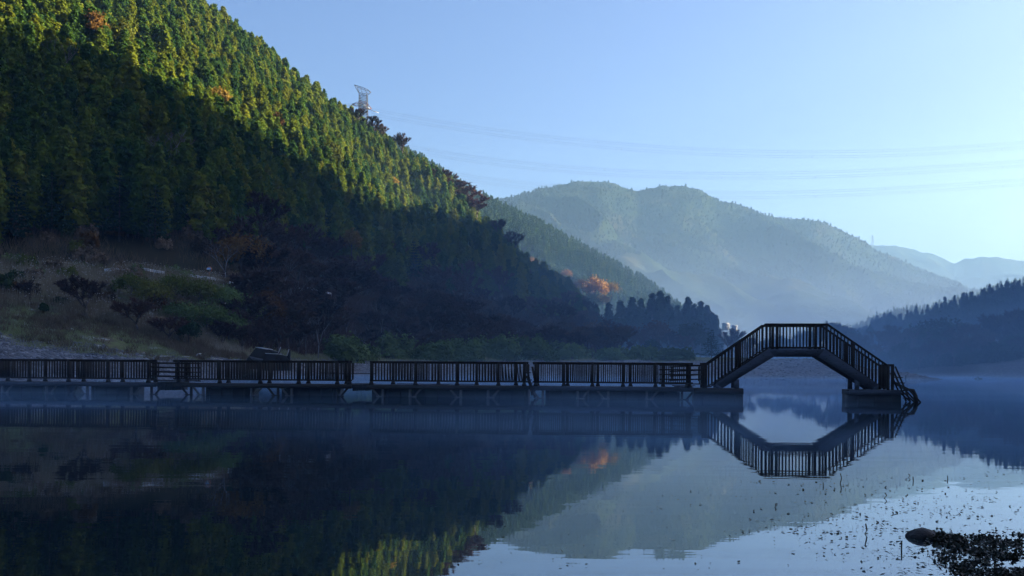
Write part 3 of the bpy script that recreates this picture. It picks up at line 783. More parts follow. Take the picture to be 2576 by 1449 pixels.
put("bare", "bare_tree", 222, 800, 690, "wide spreading bare tree on the grassy bank above the fallen pole", bankD(222, 800), 1.35)
put("red", "bare_tree", 345, 838, 745, "dark reddish bare tree on the bank right of the spreading bare tree", bankD(345, 838), 1.15)
put("red", "bare_tree", 425, 862, 792, "low reddish bare tree next to the dark evergreen on the bank", bankD(425, 862), 1.3)
put("dark", "evergreen_shrub", 474, 872, 800, "dark evergreen shrub at the end of the grassy bank", bankD(474, 872), .42, cat="shrub")
put("dark", "evergreen_shrub", 110, 791, 762, "small dark conical shrub alone on the grassy slope", bankD(110, 791), .38, cat="shrub")
put("dark", "evergreen_shrub", 4, 745, 690, "dark evergreen shrub cut by the left edge above the grass", bankD(4, 745), .5, cat="shrub")
put("bare", "bare_tree", 60, 760, 705, "low bare thicket tree among the reeds at the left edge", bankD(60, 758), 1.4)
put("rust", "autumn_tree", 660, 838, 724, "rust orange tree below the road right of the green bank", bankD(660, 845, 120, 200), .48)
put("rust", "autumn_tree", 608, 692, 588, "tree with flat rust-gold canopy standing behind the guardrail", 164, .72)
put("gold", "autumn_tree", 884, 650, 572, "golden tree at the edge of the shaded cedars", 265, .32)
put("pale", "pale_barked_tree", 568, 716, 600, "grey bare tree with upswept limbs standing at the guardrail", 153, 1.1)
put("pale", "pale_barked_tree", 707, 775, 640, "tall bare tree with whitish trunk right of the rust orange tree", bankD(707, 775, 120, 260), 1.0)
put("bare", "bare_tree", 690, 800, 650, "dark bare tree just behind the whitish trunk right of the rust tree", bankD(690, 790, 120, 260), 1.1)
put("pale", "pale_barked_tree", 868, 836, 760, "small white-stemmed bare tree in the dark thicket behind the wreck", bankD(868, 836, 120, 260), .8)
put("pale", "pale_barked_tree", 1365, 850, 800, "white forked bare tree behind the green bushes left of the bridge", 262, 1.2)
put("pale", "pale_barked_tree", 82, 430, 285, "tall leafless tree with white limbs among shaded cedars at left", 195, 1.1)
put("pale", "pale_barked_tree", 25, 440, 330, "thin leafless white-limbed tree at the left edge among cedars", 195, .8)
put("pale", "pale_barked_tree", 372, 500, 432, "leaning white-limbed bare tree above the broad pine", 205, .9)
for x_, yb, yt, wf, lb in ((500,770,700,.75,"yellow-green bush below the guardrail on the left bank"),(440,760,690,.7,"yellow-green bush left of the guardrail bush"),(560,790,715,.7,"green bush right below the white guardrail"),
                           (610,820,745,.7,"dark green bush between the guardrail and the rust tree"),(520,830,760,.8,"broad green bush in the middle of the left bank"),(330,745,690,.8,"low yellow-green bush among the reeds above the dark reddish tree"),(385,775,705,.8,"yellow-green bush right above the dark reddish tree"),(455,815,760,.9,"green bush just above the dark evergreen shrub"),(575,845,785,.8,"green bush at the lower edge of the bank thicket"),(640,790,735,.6,"green bush left under the rust orange tree")):
    put("yellow" if yb < 780 else "green", "bank_bush", x_, yb, yt, lb, bankD(x_, yb + 12), wf, cat="bush")
for x_, yb, yt in ((560,880,800),(610,888,812),(655,890,815),(700,892,800),(745,893,805),(585,850,775),(790,880,790),(640,865,790),(830,870,780),(725,850,760)):
    put("bare", "bare_tree", x_, yb, yt, "dark bare tree in the shady thicket behind the wrecked dock", bankD(x_, yb - 3), 1.35, "dark thicket behind the wrecked dock", seed=x_)
SH = [bush_mesh(400 + k, 2.0, 2.0, 60, 22, m_, .26) for k, m_ in enumerate((M_brush, M_rust, M_yellow, M_brush, M_bush, M_cedar2))]
rs = np.random.RandomState(61)
for k in range(150):
    x_ = -60 + 690 * rs.rand(); t = 2.95 + 1.6 * rs.rand() if k < 90 else 5.0
    if t < 4.9:
        r = bank.rows(np.array([x_])); i_ = min(int(t), 5); D = float(r[i_][0][0] * (1 - t + i_) + r[i_+1][0][0] * (t - i_)); z_ = float(bank.z(x_, D))
    else:
        r = hill.rows(np.array([x_])); f_ = .30 * rs.rand(); D = float(r[0][0][0] * (1 - f_) + r[1][0][0] * f_); z_ = float(max(hill.z(x_, D), bank.z(x_, D)))
    v_ = rs.choice(6, p=(.34, .07, .12, .3, .07, .1))
    o = empty("slope_shrub", ((x_ - CX) / S * D, D, z_ - .1), rs.rand() * 6); q_ = .35 + .65 * rs.rand() + (.35 if t > 4.9 else 0); o.scale = (q_, q_, q_ * (.8 + .5 * rs.rand()))
    tag(o, ("tan dry shrub among the reeds on the left slope", "rusty shrub among the reeds on the left slope", "yellow-green shrub among the reeds on the left slope", "tan dry shrub among the reeds on the left slope", "green shrub among the reeds on the left slope", "dark shrub among the reeds on the left slope")[v_], "shrub",
        "shrubs scattered over the left slope, " + ("tan", "rusty", "yellow-green", "tan", "green", "dark")[v_])
    obj("foliage", SH[v_], o)
# rounded green bushes along the gravel flat
for i_, (x_, w_, yt, lb) in enumerate(((850,150,838,"rounded green bush right behind the wrecked dock"),(905,100,862,"low green bush between the two leftmost tall bushes"),(985,130,834,"tallest rounded green bush on the gravel flat"),(1085,110,862,"dark low bush right of the tallest green bush"),
        (1150,150,846,"wide green bush left of the pontoon break"),(1245,150,842,"wide green bush above the broken ladder"),(1340,160,842,"broad bright green bush right of the broken ladder"),(1430,140,858,"sloping green bush at the end of the bright bush row"),
        (1545,110,872,"low green bush behind the right pontoon"),(1620,120,868,"green hedge-like bush behind the right pontoon middle"),(1700,110,872,"green bush left of the single spreading pine"))):
    D = bank.depth_at(x_, 903, 150, 300); H = height(906, yt, D); R = w_ / S * D * .5
    o = empty("green_bush", P(x_, 907, D)); tag(o, lb, "bush")
    obj("foliage", bush_mesh(200 + i_, H, R * 1.1, 190, 26, M_bush, .5), o)
# ridge-top trees
def ridgeD(x): return float(np.interp(x, [a[0] for a in ridge], [a[1] for a in ridge]))
for kind, x_, yb, yt, wf, lb in (("bare",900,315,268,1.2,"bare tree on the skyline left of the pylon base"),("bare",938,345,292,1.2,"bare tree on the skyline right of the pylon base"),("bare",962,360,312,1.2,"small bare tree on the skyline between pylon and round bare tree"),
        ("bare",1012,395,334,1.1,"round bare tree alone on the skyline right of the pylon"),("red",1105,485,426,1.8,"reddish bare tree on the upper skyline of the left hill"),("red",1135,508,446,1.7,"reddish bare tree below the upper red one on the skyline"),
        ("red",1172,548,468,1.6,"large reddish bare tree at the lit end of the skyline"),("red",1198,552,498,1.1,"reddish bare tree at the foot of the large red one"),("bare",1255,600,548,1.2,"dark bare tree overhanging the shaded skyline, upper one"),("bare",1290,650,578,1.0,"dark bare tree overhanging the shaded skyline, lower one")):
    put(kind, "bare_tree", x_, yb, yt, lb, ridgeD(x_) - 8, wf)
# sunlit autumn trees behind the hill's end
for kind, x_, yb, yt, wf, D, lb in (("orange",1497,768,690,.42,560,"brightest orange tree in the sun behind the hill end"),("gold",1538,745,708,.6,575,"golden sunlit tree right of the brightest orange tree"),("gold",1515,775,738,.6,555,"low golden tree below the brightest orange tree"),
        ("orange",1338,680,646,.5,600,"pinkish orange tree showing over the shaded skyline"),("orange",1424,705,676,.5,600,"small orange tree on the skyline left of the brightest orange tree"),("yellow",1480,785,735,.6,540,"pale yellow-green tree left of the golden trees"),
        ("rust",1465,740,700,.6,590,"brownish tree left of the brightest orange tree")):
    put(kind, "autumn_tree", x_, yb, yt, lb, D, wf)
# dark cedars in the valley
rv = np.random.RandomState(21)
VC = [(1500,772),(1530,762),(1560,755),(1590,748),(1612,752),(1640,738),(1660,732),(1678,745),(1703,768),(1730,748),(1745,765),(1762,758),(1778,768),(1790,785),(1800,792),(1575,775),(1620,775),(1650,770),(1690,790),(1720,785),(1750,790)]
for i_, (x_, yt) in enumerate(VC):
    D = 405 + 25 * rv.rand() + (25 if i_ > 14 else 0); yb = 895; H = height(yb, yt, D)
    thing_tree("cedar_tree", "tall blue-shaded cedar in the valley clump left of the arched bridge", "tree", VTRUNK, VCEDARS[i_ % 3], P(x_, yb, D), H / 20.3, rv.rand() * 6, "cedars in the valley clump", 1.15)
# misty deciduous trees of the valley floor
VD = [(1500,905,800,330,"rust"),(1545,900,796,330,"red"),(1560,905,845,300,"red"),(1600,905,815,330,"bare"),(1650,905,802,335,"rust"),(1690,905,830,330,"bare"),(1742,905,804,340,"dark"),(1720,905,838,320,"bare"),(1830,905,822,330,"bare"),(1850,905,838,360,"bare"),(1450,905,820,315,"bare"),(1400,905,838,300,"bare"),
      (1480,905,842,295,"rust"),(1640,905,850,300,"dark"),(1885,905,845,420,"bare"),(1925,905,852,430,"yellow"),(1975,905,850,430,"dark"),(2010,905,838,440,"bare"),(2045,905,828,430,"bare"),(2085,905,803,400,"bare"),(2110,905,808,400,"bare"),(2130,905,820,410,"dark"),(1955,905,838,520,"dark"),(2030,905,822,520,"dark")]
for i_, (x_, yb, yt, D, kd) in enumerate(VD):
    put(kd, "valley_tree", x_, yb, yt, "misty shaded tree on the valley floor around the arched bridge", D, 1.15 if kd in ("bare", "red") else .45, "misty trees on the valley floor", seed=i_)
RD = [(2150,925,828,385,"bare"),(2165,925,850,370,"bare"),(2215,925,826,390,"bare"),(2250,925,812,395,"bare"),(2290,925,820,385,"bare"),(2330,925,800,390,"dark"),(2375,925,796,380,"dark"),(2420,922,805,375,"bare"),(2455,920,812,365,"bare"),(2500,915,790,370,"bare"),(2530,912,770,375,"bare"),(2562,910,772,370,"bare"),(2600,910,775,370,"bare"),
      (2200,925,862,360,"bare"),(2270,925,858,355,"dark"),(2350,925,850,350,"bare"),(2400,922,845,345,"bare"),(2440,920,850,340,"bare"),(2480,915,838,345,"bare"),(2560,905,845,340,"bare"),(2310,925,868,350,"bare"),(2640,905,800,350,"bare")]
for i_, (x_, yb, yt, D, kd) in enumerate(RD):
    put(kd, "shore_tree", x_, yb, yt, "dark hazy tree in the thicket on the right shore", D, 1.2 if kd == "bare" else .5, "hazy trees on the right shore", seed=i_)

RB_ = [bush_mesh(300 + k, 6.0, 6.0, 150, 22, M_cedar2, .6) for k in range(3)]
rs = np.random.RandomState(17)
for k in range(26):
    x_ = 2120 + 21 * k + 8 * rs.normal(); D = float(rbank.rows(np.array([x_]))[2][0][0]) + 4 + 30 * rs.rand()
    o = empty("shore_bush", ((x_ - CX) / S * D, D, float(rbank.z(x_, D)) - .2), rs.rand() * 6); o.scale = (1, 1, .7 + .6 * rs.rand())
    tag(o, "dark misty bush under the trees on the right shore", "bush", "misty bushes on the right shore")
    obj("foliage", RB_[k % 3], o)

# ------------------------------------------------------------------ grass, reeds, stones on the bank
def blades(name, label, pts, h, w, mat, lean=.35, seed=0, plume=None):
    rng = np.random.RandomState(seed); n = len(pts)
    a = rng.rand(n) * 6.283
    hv = h * (.5 + .7 * rng.rand(n))
    d = np.stack((np.cos(a) * w, np.sin(a) * w * .3, np.zeros(n)), 1)
    tip = pts + np.stack((rng.normal(size=n) * lean * hv * .6, rng.normal(size=n) * lean * hv * .6, hv), 1)
    V = np.stack((pts - d, pts + d, tip), 1).reshape(-1, 3)
    tag(obj(name, mesh_np(name, V, np.arange(3 * n).reshape(n, 3), mat)), label, kind="stuff")
    return tip
def bank_pts(n, x0, x1, t0, t1, seed, dens=None):
    rng = np.random.RandomState(seed)
    x = x0 + (x1 - x0) * rng.rand(n); t = t0 + (t1 - t0) * rng.rand(n)
    r = bank.rows(x); i = np.minimum(t.astype(int), len(r) - 2); fr = t - i
    Dr = np.stack([a[0] for a in r]); D = Dr[i, np.arange(n)] * (1 - fr) + Dr[i + 1, np.arange(n)] * fr
    X = (x - CX) / S * D
    p = np.stack((X, D, bank.z(x, D) - .03), 1)
    if dens is not None: p = p[dens(p, x, t, rng)]
    return p
cl = lambda sc, lo: (lambda p, x, t, rng: fbm(p[:, 0], p[:, 1], sc, 3) + .35 * rng.normal(size=len(p)) > lo)
g = bank_pts(70000, -250, 620, 1.9, 3.05, 1, cl(5, -.1))
blades("bank_grass", "short frosted grass on the left bank", g, .30, .035, M_grass, .8, 1)
g = bank_pts(26000, 620, 1900, 1.85, 3.2, 2, cl(9, 0))
blades("flat_grass", "dry low grass along the gravel flat", g, .5, .05, M_grass, .7, 2)
g = bank_pts(70000, -250, 560, 2.75, 4.6, 3, cl(7, -.1))
tip = blades("dry_reeds", "tan dry reeds and pampas grass on the left slope", g, 1.5, .035, M_reed, .3, 3)
k = np.random.RandomState(5).rand(len(tip)) < .06
V, F = quads(tip[k], .22, np.random.RandomState(6), np.array((0, -1.0, .3)), .4, .4)
tag(obj("reed_plumes", mesh_np("reed_plumes", V, F, M_plume)), "pale plumes on top of the dry reeds", kind="stuff")
g = bank_pts(5000, 490, 640, 2.3, 3.0, 7, lambda p, x, t, rng: (np.abs(x - 560 - 20 * (3 - t)) < 65 * rng.rand(len(x))) & (rng.rand(len(x)) < .6))
blades("pale_reeds", "pale reeds at the end of the bank beside the wreck", g, 1.2, .03, M_reed, .35, 8)
def hill_pts(n, x0, x1, t1, seed):
    rng = np.random.RandomState(seed); x = x0 + (x1 - x0) * rng.rand(n); t = t1 * rng.rand(n) ** 1.3
    r = hill.rows(x); D = r[0][0] * (1 - t) + r[1][0] * t
    p = np.stack(((x - CX) / S * D, D, np.maximum(hill.z(x, D), bank.z(x, D)) - .05), 1)
    return p[fbm(p[:, 0], p[:, 1], 8, 3) + .4 * rng.normal(size=n) > -.25]
blades("undergrowth", "brown undergrowth on the slope below the pines", np.concatenate((hill_pts(70000, -300, 760, .42, 11), bank_pts(12000, -250, 620, 4.0, 6.05, 12))), 1.5, .05, M_brush, .5, 9)
blades("thicket_brush", "dark brown brush under the bare trees right of the bank", np.concatenate((hill_pts(60000, 700, 1530, .5, 13), bank_pts(90000, 600, 1560, 2.95, 5.3, 14))), 1.8, .07, M_twig, .6, 10)
g = bank_pts(2600, -260, 620, 1.95, 3.1, 31, cl(6, .1))
rt_ = np.random.RandomState(32); g = np.repeat(g, 26, 0); g = g + rt_.normal(size=g.shape) * np.array((.28, .28, .02))
blades("grass_tussocks", "brown and tan grass tussocks on the left bank", g, .55, .035, M_reed, .7, 33)
g = bank_pts(650, -260, 620, 2.0, 3.3, 35, cl(8, .25)); g = np.repeat(g, 40, 0); g = g + rt_.normal(size=g.shape) * np.array((.45, .45, .02))
blades("dark_tussocks", "dark weedy tussocks on the left bank", g, .8, .045, M_brush, .6, 36)
def stones(name, label, pts, size, seed):
    rng = np.random.RandomState(seed); n = len(pts)
    base = np.array([(1,0,0),(-1,0,0),(0,1,0),(0,-1,0),(0,0,1),(0,0,-1)], float)
    V = base[None] * (size * (.35 + rng.rand(n) ** 3 * 1.3))[:, None, None] * (.6 + .8 * rng.rand(n, 6, 1)) * np.array((1.2, 1, .6)) + pts[:, None]
    f = np.array([(0,2,4),(2,1,4),(1,3,4),(3,0,4),(2,0,5),(1,2,5),(3,1,5),(0,3,5)])
    F = (f[None] + 6 * np.arange(n)[:, None, None]).reshape(-1, 3)
    tag(obj(name, mesh_np(name, V.reshape(-1, 3), F, M_stone)), label, kind="stuff")
stones("shore_gravel", "loose stones of the gravel shore behind the railings", bank_pts(16000, -250, 700, 1.0, 2.15, 21), .16, 1)
stones("flat_gravel", "stones scattered over the gravel flat and sandbar", bank_pts(16000, 640, 2370, 1.0, 2.1, 22), .2, 2)

# guardrail, traffic mirror, driftwood
def guard_rail(xa, xb, label, n):
    xs_ = np.linspace(xa, xb, n); pts = []
    for x_ in xs_:
        r = bank.rows(np.array([x_])); D = float(r[4][0][0]) - .6
        pts.append(np.array(((x_ - CX) / S * D, D, float(bank.z(x_, D)))))
    o = empty("guard_rail", pts[0]); tag(o, label, "guardrail", None)
    q = [p - pts[0] for p in pts]
    b = MB()
    for dz in (.62, .82):
        for a_, b_ in zip(q[:-1], q[1:]): b.bar(a_ + (0, -.08, dz), b_ + (0, -.08, dz), .06, .17)
    b.build("rail_beam", M_rail, o)
    for a_ in q:
        b = MB(); b.box((a_[0]-.06, a_[1]-.04, a_[2]-.3), (a_[0]+.06, a_[1]+.08, a_[2]+.92)); b.build("post", M_rail, o)
guard_rail(478, 616, "white roadside guardrail between the bushes and the grey bare tree", 6)
guard_rail(735, 832, "white guardrail glimpsed behind the dark bare trees", 5)
guard_rail(262, 410, "white guardrail mostly hidden by reeds on the left slope", 7)
D = 154; p = P(526, 706, D); p[2] = float(bank.z(526, D))
o = empty("traffic_mirror", p); tag(o, "round traffic mirror on an orange post beside the guardrail", "traffic mirror")
b = MB(); b.tube([(0, 0, -.2), (0, 0, 2.4)], .07, 8); b.build("post", M_orange, o)
b = MB(); b.tube([(0, -.14, 2.55), (0, -.04, 2.55)], [.40, .46], 18); b.build("rim", M_orange, o)
b = MB(); b.tube([(0, -.20, 2.55), (0, -.15, 2.55)], [.30, .38], 18); b.build("mirror_face", M_mirror, o)
def log(name, label, px_pts, rad):
    pts = []
    for x_, y_ in px_pts:
        D = bankD(x_, y_ + 2, 88, 200); q = P(x_, y_, D); pts.append(q)
    c = pts[0].copy(); q = np.array(pts) - c
    b = MB(); b.tube(q, np.linspace(rad * .6, rad, len(q)), 7)
    if name == "driftwood_log": b.tube([q[-2], q[-2] + (.35, .1, .4), q[-1] + (.15, 0, .28)], [rad * .9, rad, rad * .5], 6)
    o = b.build(name, M_drift, None, c, True); tag(o, label, "driftwood")
log("driftwood_log", "long bleached driftwood log on the gravel behind the gate", [(400,896.5),(430,896),(460,897),(490,899),(503,895)], .08)
log("fallen_pole", "thin pale pole lying on the bank under the spreading bare tree", [(222,802),(250,810),(280,818),(315,828)], .06)
log("fallen_pole", "thin pale pole lying on gravel right of the driftwood log", [(513,894),(540,902),(560,905)], .05)
log("driftwood_stick", "short bleached stick on the gravel near the left railing", [(220,885),(236,885.5)], .12)

# wrecked dock on the shore
Dw = 124.0
def wreck_poly(pts, dy): return [tuple(P((900 + a/8.05)/1.59, (1330 + c/8.05)/1.59, Dw)[[0, 2]]) for a, c in pts]
wo = P(668, 915, Dw); wo[2] = .9
o = empty("wrecked_dock", wo); tag(o, "dark wrecked dock frame with pale-edged posts lying on the gravel", "wreck")
def wpart(name, pts, y0, y1, mat):
    b = MB(); b.prism([(u - wo[0], v - wo[2]) for u, v in wreck_poly(pts, 0)], y0, y1); return b.build(name, mat, o)
wpart("hull_panel", [(500,1180),(560,840),(850,470),(1250,530),(1360,720),(1300,1180)], 2.2, 4.6, M_dark)
wpart("arm", [(1250,535),(1600,650),(1600,760),(1240,800)], 2.4, 4.4, M_dark)
wpart("post", [(1575,650),(1640,455),(1668,460),(1610,690)], 2.3, 2.6, M_dark)
wpart("edge_trim", [(845,450),(1250,515),(1250,540),(845,475)], 2.1, 4.7, M_drift)
wpart("post_edge", [(1585,645),(1645,455),(1662,458),(1602,650)], 2.2, 2.29, M_drift)
wpart("hull_panel", [(1200,1230),(1220,880),(1300,680),(1690,690),(1760,740),(1760,1230)], 0, 2.0, M_dark)
wpart("arm", [(1700,700),(1990,775),(2060,900),(2050,1230),(1700,1230)], .1, 1.9, M_dark)
wpart("post", [(1985,780),(2060,535),(2105,560),(2085,900)], 0.0, .3, M_dark)
wpart("edge_trim", [(1295,660),(1695,680),(1695,700),(1295,682)], -.1, 2.1, M_drift)
wpart("post_edge", [(1985,748),(2050,540),(2075,545),(2012,752)], -.1, -.01, M_drift)
wpart("ramp_board", [(690,760),(760,770),(1200,860),(1180,960),(960,960)], .8, 1.2, M_pale)

# ------------------------------------------------------------------ floating walkway
YL, SL = 47.9, -0.123
TH = math.atan(SL); tx, ty = math.cos(TH), math.sin(TH); nx, ny = -math.sin(TH), math.cos(TH)
PW = 1.8                                      # walkway width
def U(px_, off=0.0, y=975.0):                 # px -> distance along the walkway for a point off metres behind its front
    a, b_ = (px_ - CX) / S, (HOR - y) / S
    r = a * cr - b_ * sr
    # (off*nx + u*tx) = r*(YL + off*ny + u*ty)
    return (r * (YL + off * ny) - off * nx) / (tx - r * ty)
def WP(u, off=0.0, z=0.0): return (u * tx + off * nx, YL + u * ty + off * ny, z)
def ZP(px_, y, off=0.0):                      # picture y -> height at the walkway
    u = U(px_, off, y); D = WP(u, off)[1]; return zpix(px_, y, D)
DZ0, DZ1, RT, RB = .37, .57, 1.70, .76        # deck bottom / top, rail top, bottom rail
bal_cache = {}
def bal_mesh(w):
    if w not in bal_cache:
        b = MB(); b.box((-w/2, -w/2, 0), (w/2, w/2, 1)); bal_cache[w] = b.mesh("baluster", M_dark)
    return bal_cache[w]
def post_mesh(h, w=.12):
    b = MB(); b.box((-w/2, -w/2, .14), (w/2, w/2, h))
    b.add([(-w*.95,-w/2-.003,0),(w*.95,-w/2-.003,0),(w*.95,w/2+.003,0),(-w*.95,w/2+.003,0),(-w/2,-w/2-.003,.16),(w/2,-w/2-.003,.16),(w/2,w/2+.003,.16),(-w/2,w/2+.003,.16)],
          [(0,3,2,1),(4,5,6,7),(0,1,5,4),(1,2,6,5),(2,3,7,6),(3,0,4,7)])
    return b.mesh("post", M_dark)
POST = post_mesh(RT - DZ1 - .03)
def railing(root, u0, u1, off, posts, pitch=.105, bw=.034, single=True, shift=0.0, lean=None):
    b = MB(); c = (u0 + u1) / 2
    b.box((u0, off-.055, RT-.05), (u1, off+.055, RT)); b.box((u0, off-.03, RT-.10), (u1, off+.03, RT-.053))
    b.box((u0, off-.035, RB-.03), (u1, off+.035, RB+.03))
    r = b.build("railing", M_dark, root)
    for p in posts:
        o = obj("post", POST, r, (p, off, DZ1 + .001))
    n = int((u1 - u0) / pitch); rng = np.random.RandomState(int(abs(u0) * 100) + int(off * 10))
    sk = []
    ka = U(1382, off) - shift
    for k in range(math.ceil((u0 - ka) / pitch + .3), int((u1 - ka) / pitch - .3) + 1):
        u = ka + k * pitch
        if any(abs(u - p) < .07 for p in posts): continue
        if rng.rand() < .012: continue
        sk.append((u, rng.normal() * .012))
    if single:
        for u, l in sk:
            o = obj("baluster", bal_mesh(bw), r, (u, off, RB + .03)); o.scale = (1, 1, RT - .10 - RB - .03)
            if lean and lean[0] < u < lean[1]: o.rotation_euler = (0, -.12 + l, 0)
    else:
        b = MB()
        for u, l in sk: b.bar((u, off, RB + .03), (u + l, off, RT - .10), bw)
        o = b.build("baluster", M_dark, r); o["kind"] = "stuff"
    return r
def bracket(root, u, sgn, dark=False):
    b = MB(); y0, y1 = .10, .19
    b.box((u - .055, y0, -.25), (u + .055, y1, DZ0 - .002))
    s = sgn
    b.add([(u+s*.16,y0+.02,.03),(u+s*.27,y0+.02,.03),(u+s*.56,y0+.02,DZ0-.004),(u+s*.43,y0+.02,DZ0-.004),(u+s*.16,y1-.02,.03),(u+s*.27,y1-.02,.03),(u+s*.56,y1-.02,DZ0-.004),(u+s*.43,y1-.02,DZ0-.004)],
          [(0,1,2,3),(7,6,5,4),(0,4,5,1),(1,5,6,2),(2,6,7,3),(3,7,4,0)] if s > 0 else [(3,2,1,0),(4,5,6,7),(1,5,4,0),(2,6,5,1),(3,7,6,2),(0,4,7,3)])
    b.box((u - .08 if s > 0 else u - .32, y0 + .005, -.06), (u + .32 if s > 0 else u + .08, y1 - .005, .03))
    b.build("bracket", M_dark if dark else M_pale, root)
def section(label, xa, xb, fp, bp, brs, floats, single=True, lean=None, fascia=M_deck, rail=None, pitch=.143, bw=.048):
    ua, ub = U(xa), U(xb); uc = (ua + ub) / 2
    root = empty("walkway_section", WP(uc), TH); tag(root, label, "walkway", "floating walkway sections")
    b = MB()
    n = int((ub - ua) / .16)
    for k in range(n):
        u0 = ua - uc + k * (ub - ua) / n
        b.box((u0 + .006, .03, DZ1 - .045), (u0 + (ub - ua) / n - .006, PW - .03, DZ1 + .004 * math.sin(k * 2.3)))
    b.build("deck", M_deck, root)
    b = MB(); b.box((ua-uc, 0, DZ0), (ub-uc, .07, DZ1 - .002)); b.build("side_beam", fascia, root)
    b = MB(); b.box((ua-uc, PW-.07, DZ0), (ub-uc, PW, DZ1 - .002)); b.build("side_beam", M_deck, root)
    for u in np.arange(ua - uc + .3, ub - uc, 1.2):
        pass
    b = MB()
    for u in np.arange(ua - uc + .25, ub - uc, 1.0): b.box((u, .075, DZ0 + .01), (u + .09, PW - .075, DZ1 - .05))
    b.build("joist", M_deck, root)
    for fa, fb in floats:
        b = MB(); a_, c_ = U(fa) - uc, U(fb) - uc
        b.box((a_, .28, -.35), (c_, PW - .25, DZ0 - .003))
        for u in np.arange(a_ + .12, c_, .6): b.box((u, .25, -.3), (u + .10, .285, DZ0 - .02))
        b.build("float", M_float, root)
    ra, rb_ = rail or (xa, xb)
    railing(root, U(ra) - uc, U(rb_) - uc, .09, [U(p) - uc for p in fp], pitch=pitch, bw=bw, single=single, shift=uc, lean=(lean[0] - uc, lean[1] - uc) if lean else None)
    bo_ = PW - .09
    bu = [U(p, bo_) - uc for p in bp]
    railing(root, U(ra, bo_) - uc, U(rb_, bo_) - uc, bo_, bu, pitch=pitch, bw=bw, single=False, shift=uc)
    for px_, s_, dk in brs: bracket(root, U(px_) - uc, s_, dk)
    return root, uc
section("leftmost walkway section running out of the left edge of the picture", -165, 392, [-128,-28,71,170,270,371], [-174+100,20,114,211,309,392], [(2,1,0),(113,1,0),(168,1,1),(216,-1,0),(327,1,0),(378,1,1)], [(-160,163),(222,325)], fascia=M_gray)
section("walkway section with long railing between the slatted gate and the open gap", 436, 884, [447,551,653,750,847,878], [470,575,678,776,872], [(478,-1,1),(508,-1,0),(630,1,0),(697,-1,1),(731,-1,0),(846,1,1)], [(512,622),(704,842)])
section("walkway section right of the open gap with a broken plank on its deck", 922, 1329, [933,1044,1149,1253,1318], [989,1103,1199,1298], [(961,-1,0),(1030,1,0),(1158,-1,0),(1227,1,0)], [(932,1325)], lean=(U(1262), U(1320)), rail=(930, 1328))
section("walkway section joining the left foot of the arched bridge", 1334, 1746, [1347,1418,1490,1567,1649,1735], [1352,1428,1504,1586,1668,1728], [(1365,-1,0),(1453,1,0),(1530,-1,0),(1627,1,0),(1716,1,1)], [(1371,1706)], fascia=M_gray, rail=(1340, 1743), pitch=.1, bw=.034)
# links and gates between sections
def gate(label, xa, xb, ys_, off, group, tilt=0):
    ua, ub = U(xa, off), U(xb, off); uc = (ua + ub) / 2
    root = empty("slatted_gate", WP(uc, 0, DZ1), TH); tag(root, label, "gate", group)
    for k, y in enumerate(ys_):
        z0, z1 = ZP(xa, y, off) - DZ1, ZP(xb, y + tilt, off) - DZ1
        b = MB(); b.bar((ua - uc, off, z0), (ub - uc, off, z1), .05, .055); b.build("slat", M_dark, root)
    for u in (ua - uc + .12, ub - uc - .12) if not tilt or True else ():
        b = MB(); b.bar((u, off + .052, ZP(xa, ys_[-1] + 1, off) - DZ1), (u, off + .052, ZP(xa, ys_[0], off) - DZ1 + .02), .05); b.build("upright", M_dark, root)
gate("horizontal slatted gate across the join of the two left sections, near side", 379, 505, (912,923,934,945,956), -.06, None, 2.5)
gate("horizontal slatted gate across the join of the two left sections, far side", 392, 478, (914,925,936,947), PW - .2, None, 1)
gate("horizontal slatted gate between the walkway and the arched bridge, near side", 1658, 1766, (918.5,930,942,954,965.5), -.06, None, 0.5)
gate("tilted horizontal slatted gate between the walkway and the bridge, far side", 1684, 1764, (923,934.5,946,957), PW - .2, None, -3.5)
def link_piece(label, xa, xb, z0, z1):
    ua, ub = U(xa), U(xb); uc = (ua + ub) / 2
    rng = np.random.RandomState(int(xa)); b = MB(); L = ub - ua
    n = 7
    for k in range(n):
        a_ = -L/2 + L * k / n; b.box((a_, .12 + .01*k, z0 + .05 * rng.rand()), (a_ + L / n - .004, PW - .15, z1 - .03 * rng.rand()))
    root = empty("joint_plate", WP(uc), TH); tag(root, label, "joint plate")
    b.build("rubber_block", M_float, root)
    b = MB(); b.box((-L/2 - .1, .3, z1 + .003), (L/2 + .1, PW - .3, z1 + .03)); b.build("step_plate", M_deck, root)
link_piece("black rubber joint under the slatted gate at left", 393, 435, .20, .60)
link_piece("black rubber joint filling the open gap in the railing", 885, 921, .26, .585)
link_piece("black rubber joint between the walkway and the bridge landing", 1698, 1745, .585, .625)
u0, u1 = U(792), U(934); o = empty("gap_cable", WP((u0+u1)/2, .8, .95), TH); tag(o, "thin rail bar across the open gap", "bar")
b = MB(); b.tube([(-(u1-u0)/2, 0, .16), ((u1-u0)/2, 0, .14)], .018, 6); b.build("bar", M_dark, o)
# loose plank on the deck
o = empty("loose_plank", WP(U(1110), .35, DZ1), TH); tag(o, "weathered plank lying loose on the walkway deck", "plank")
b = MB(); b.bar((-2.2, 0, .05), (.3, .1, .045), .16, .035); b.bar((-.6, .25, .05), (1.5, .15, .06), .14, .035); b.build("board", M_gray, o)

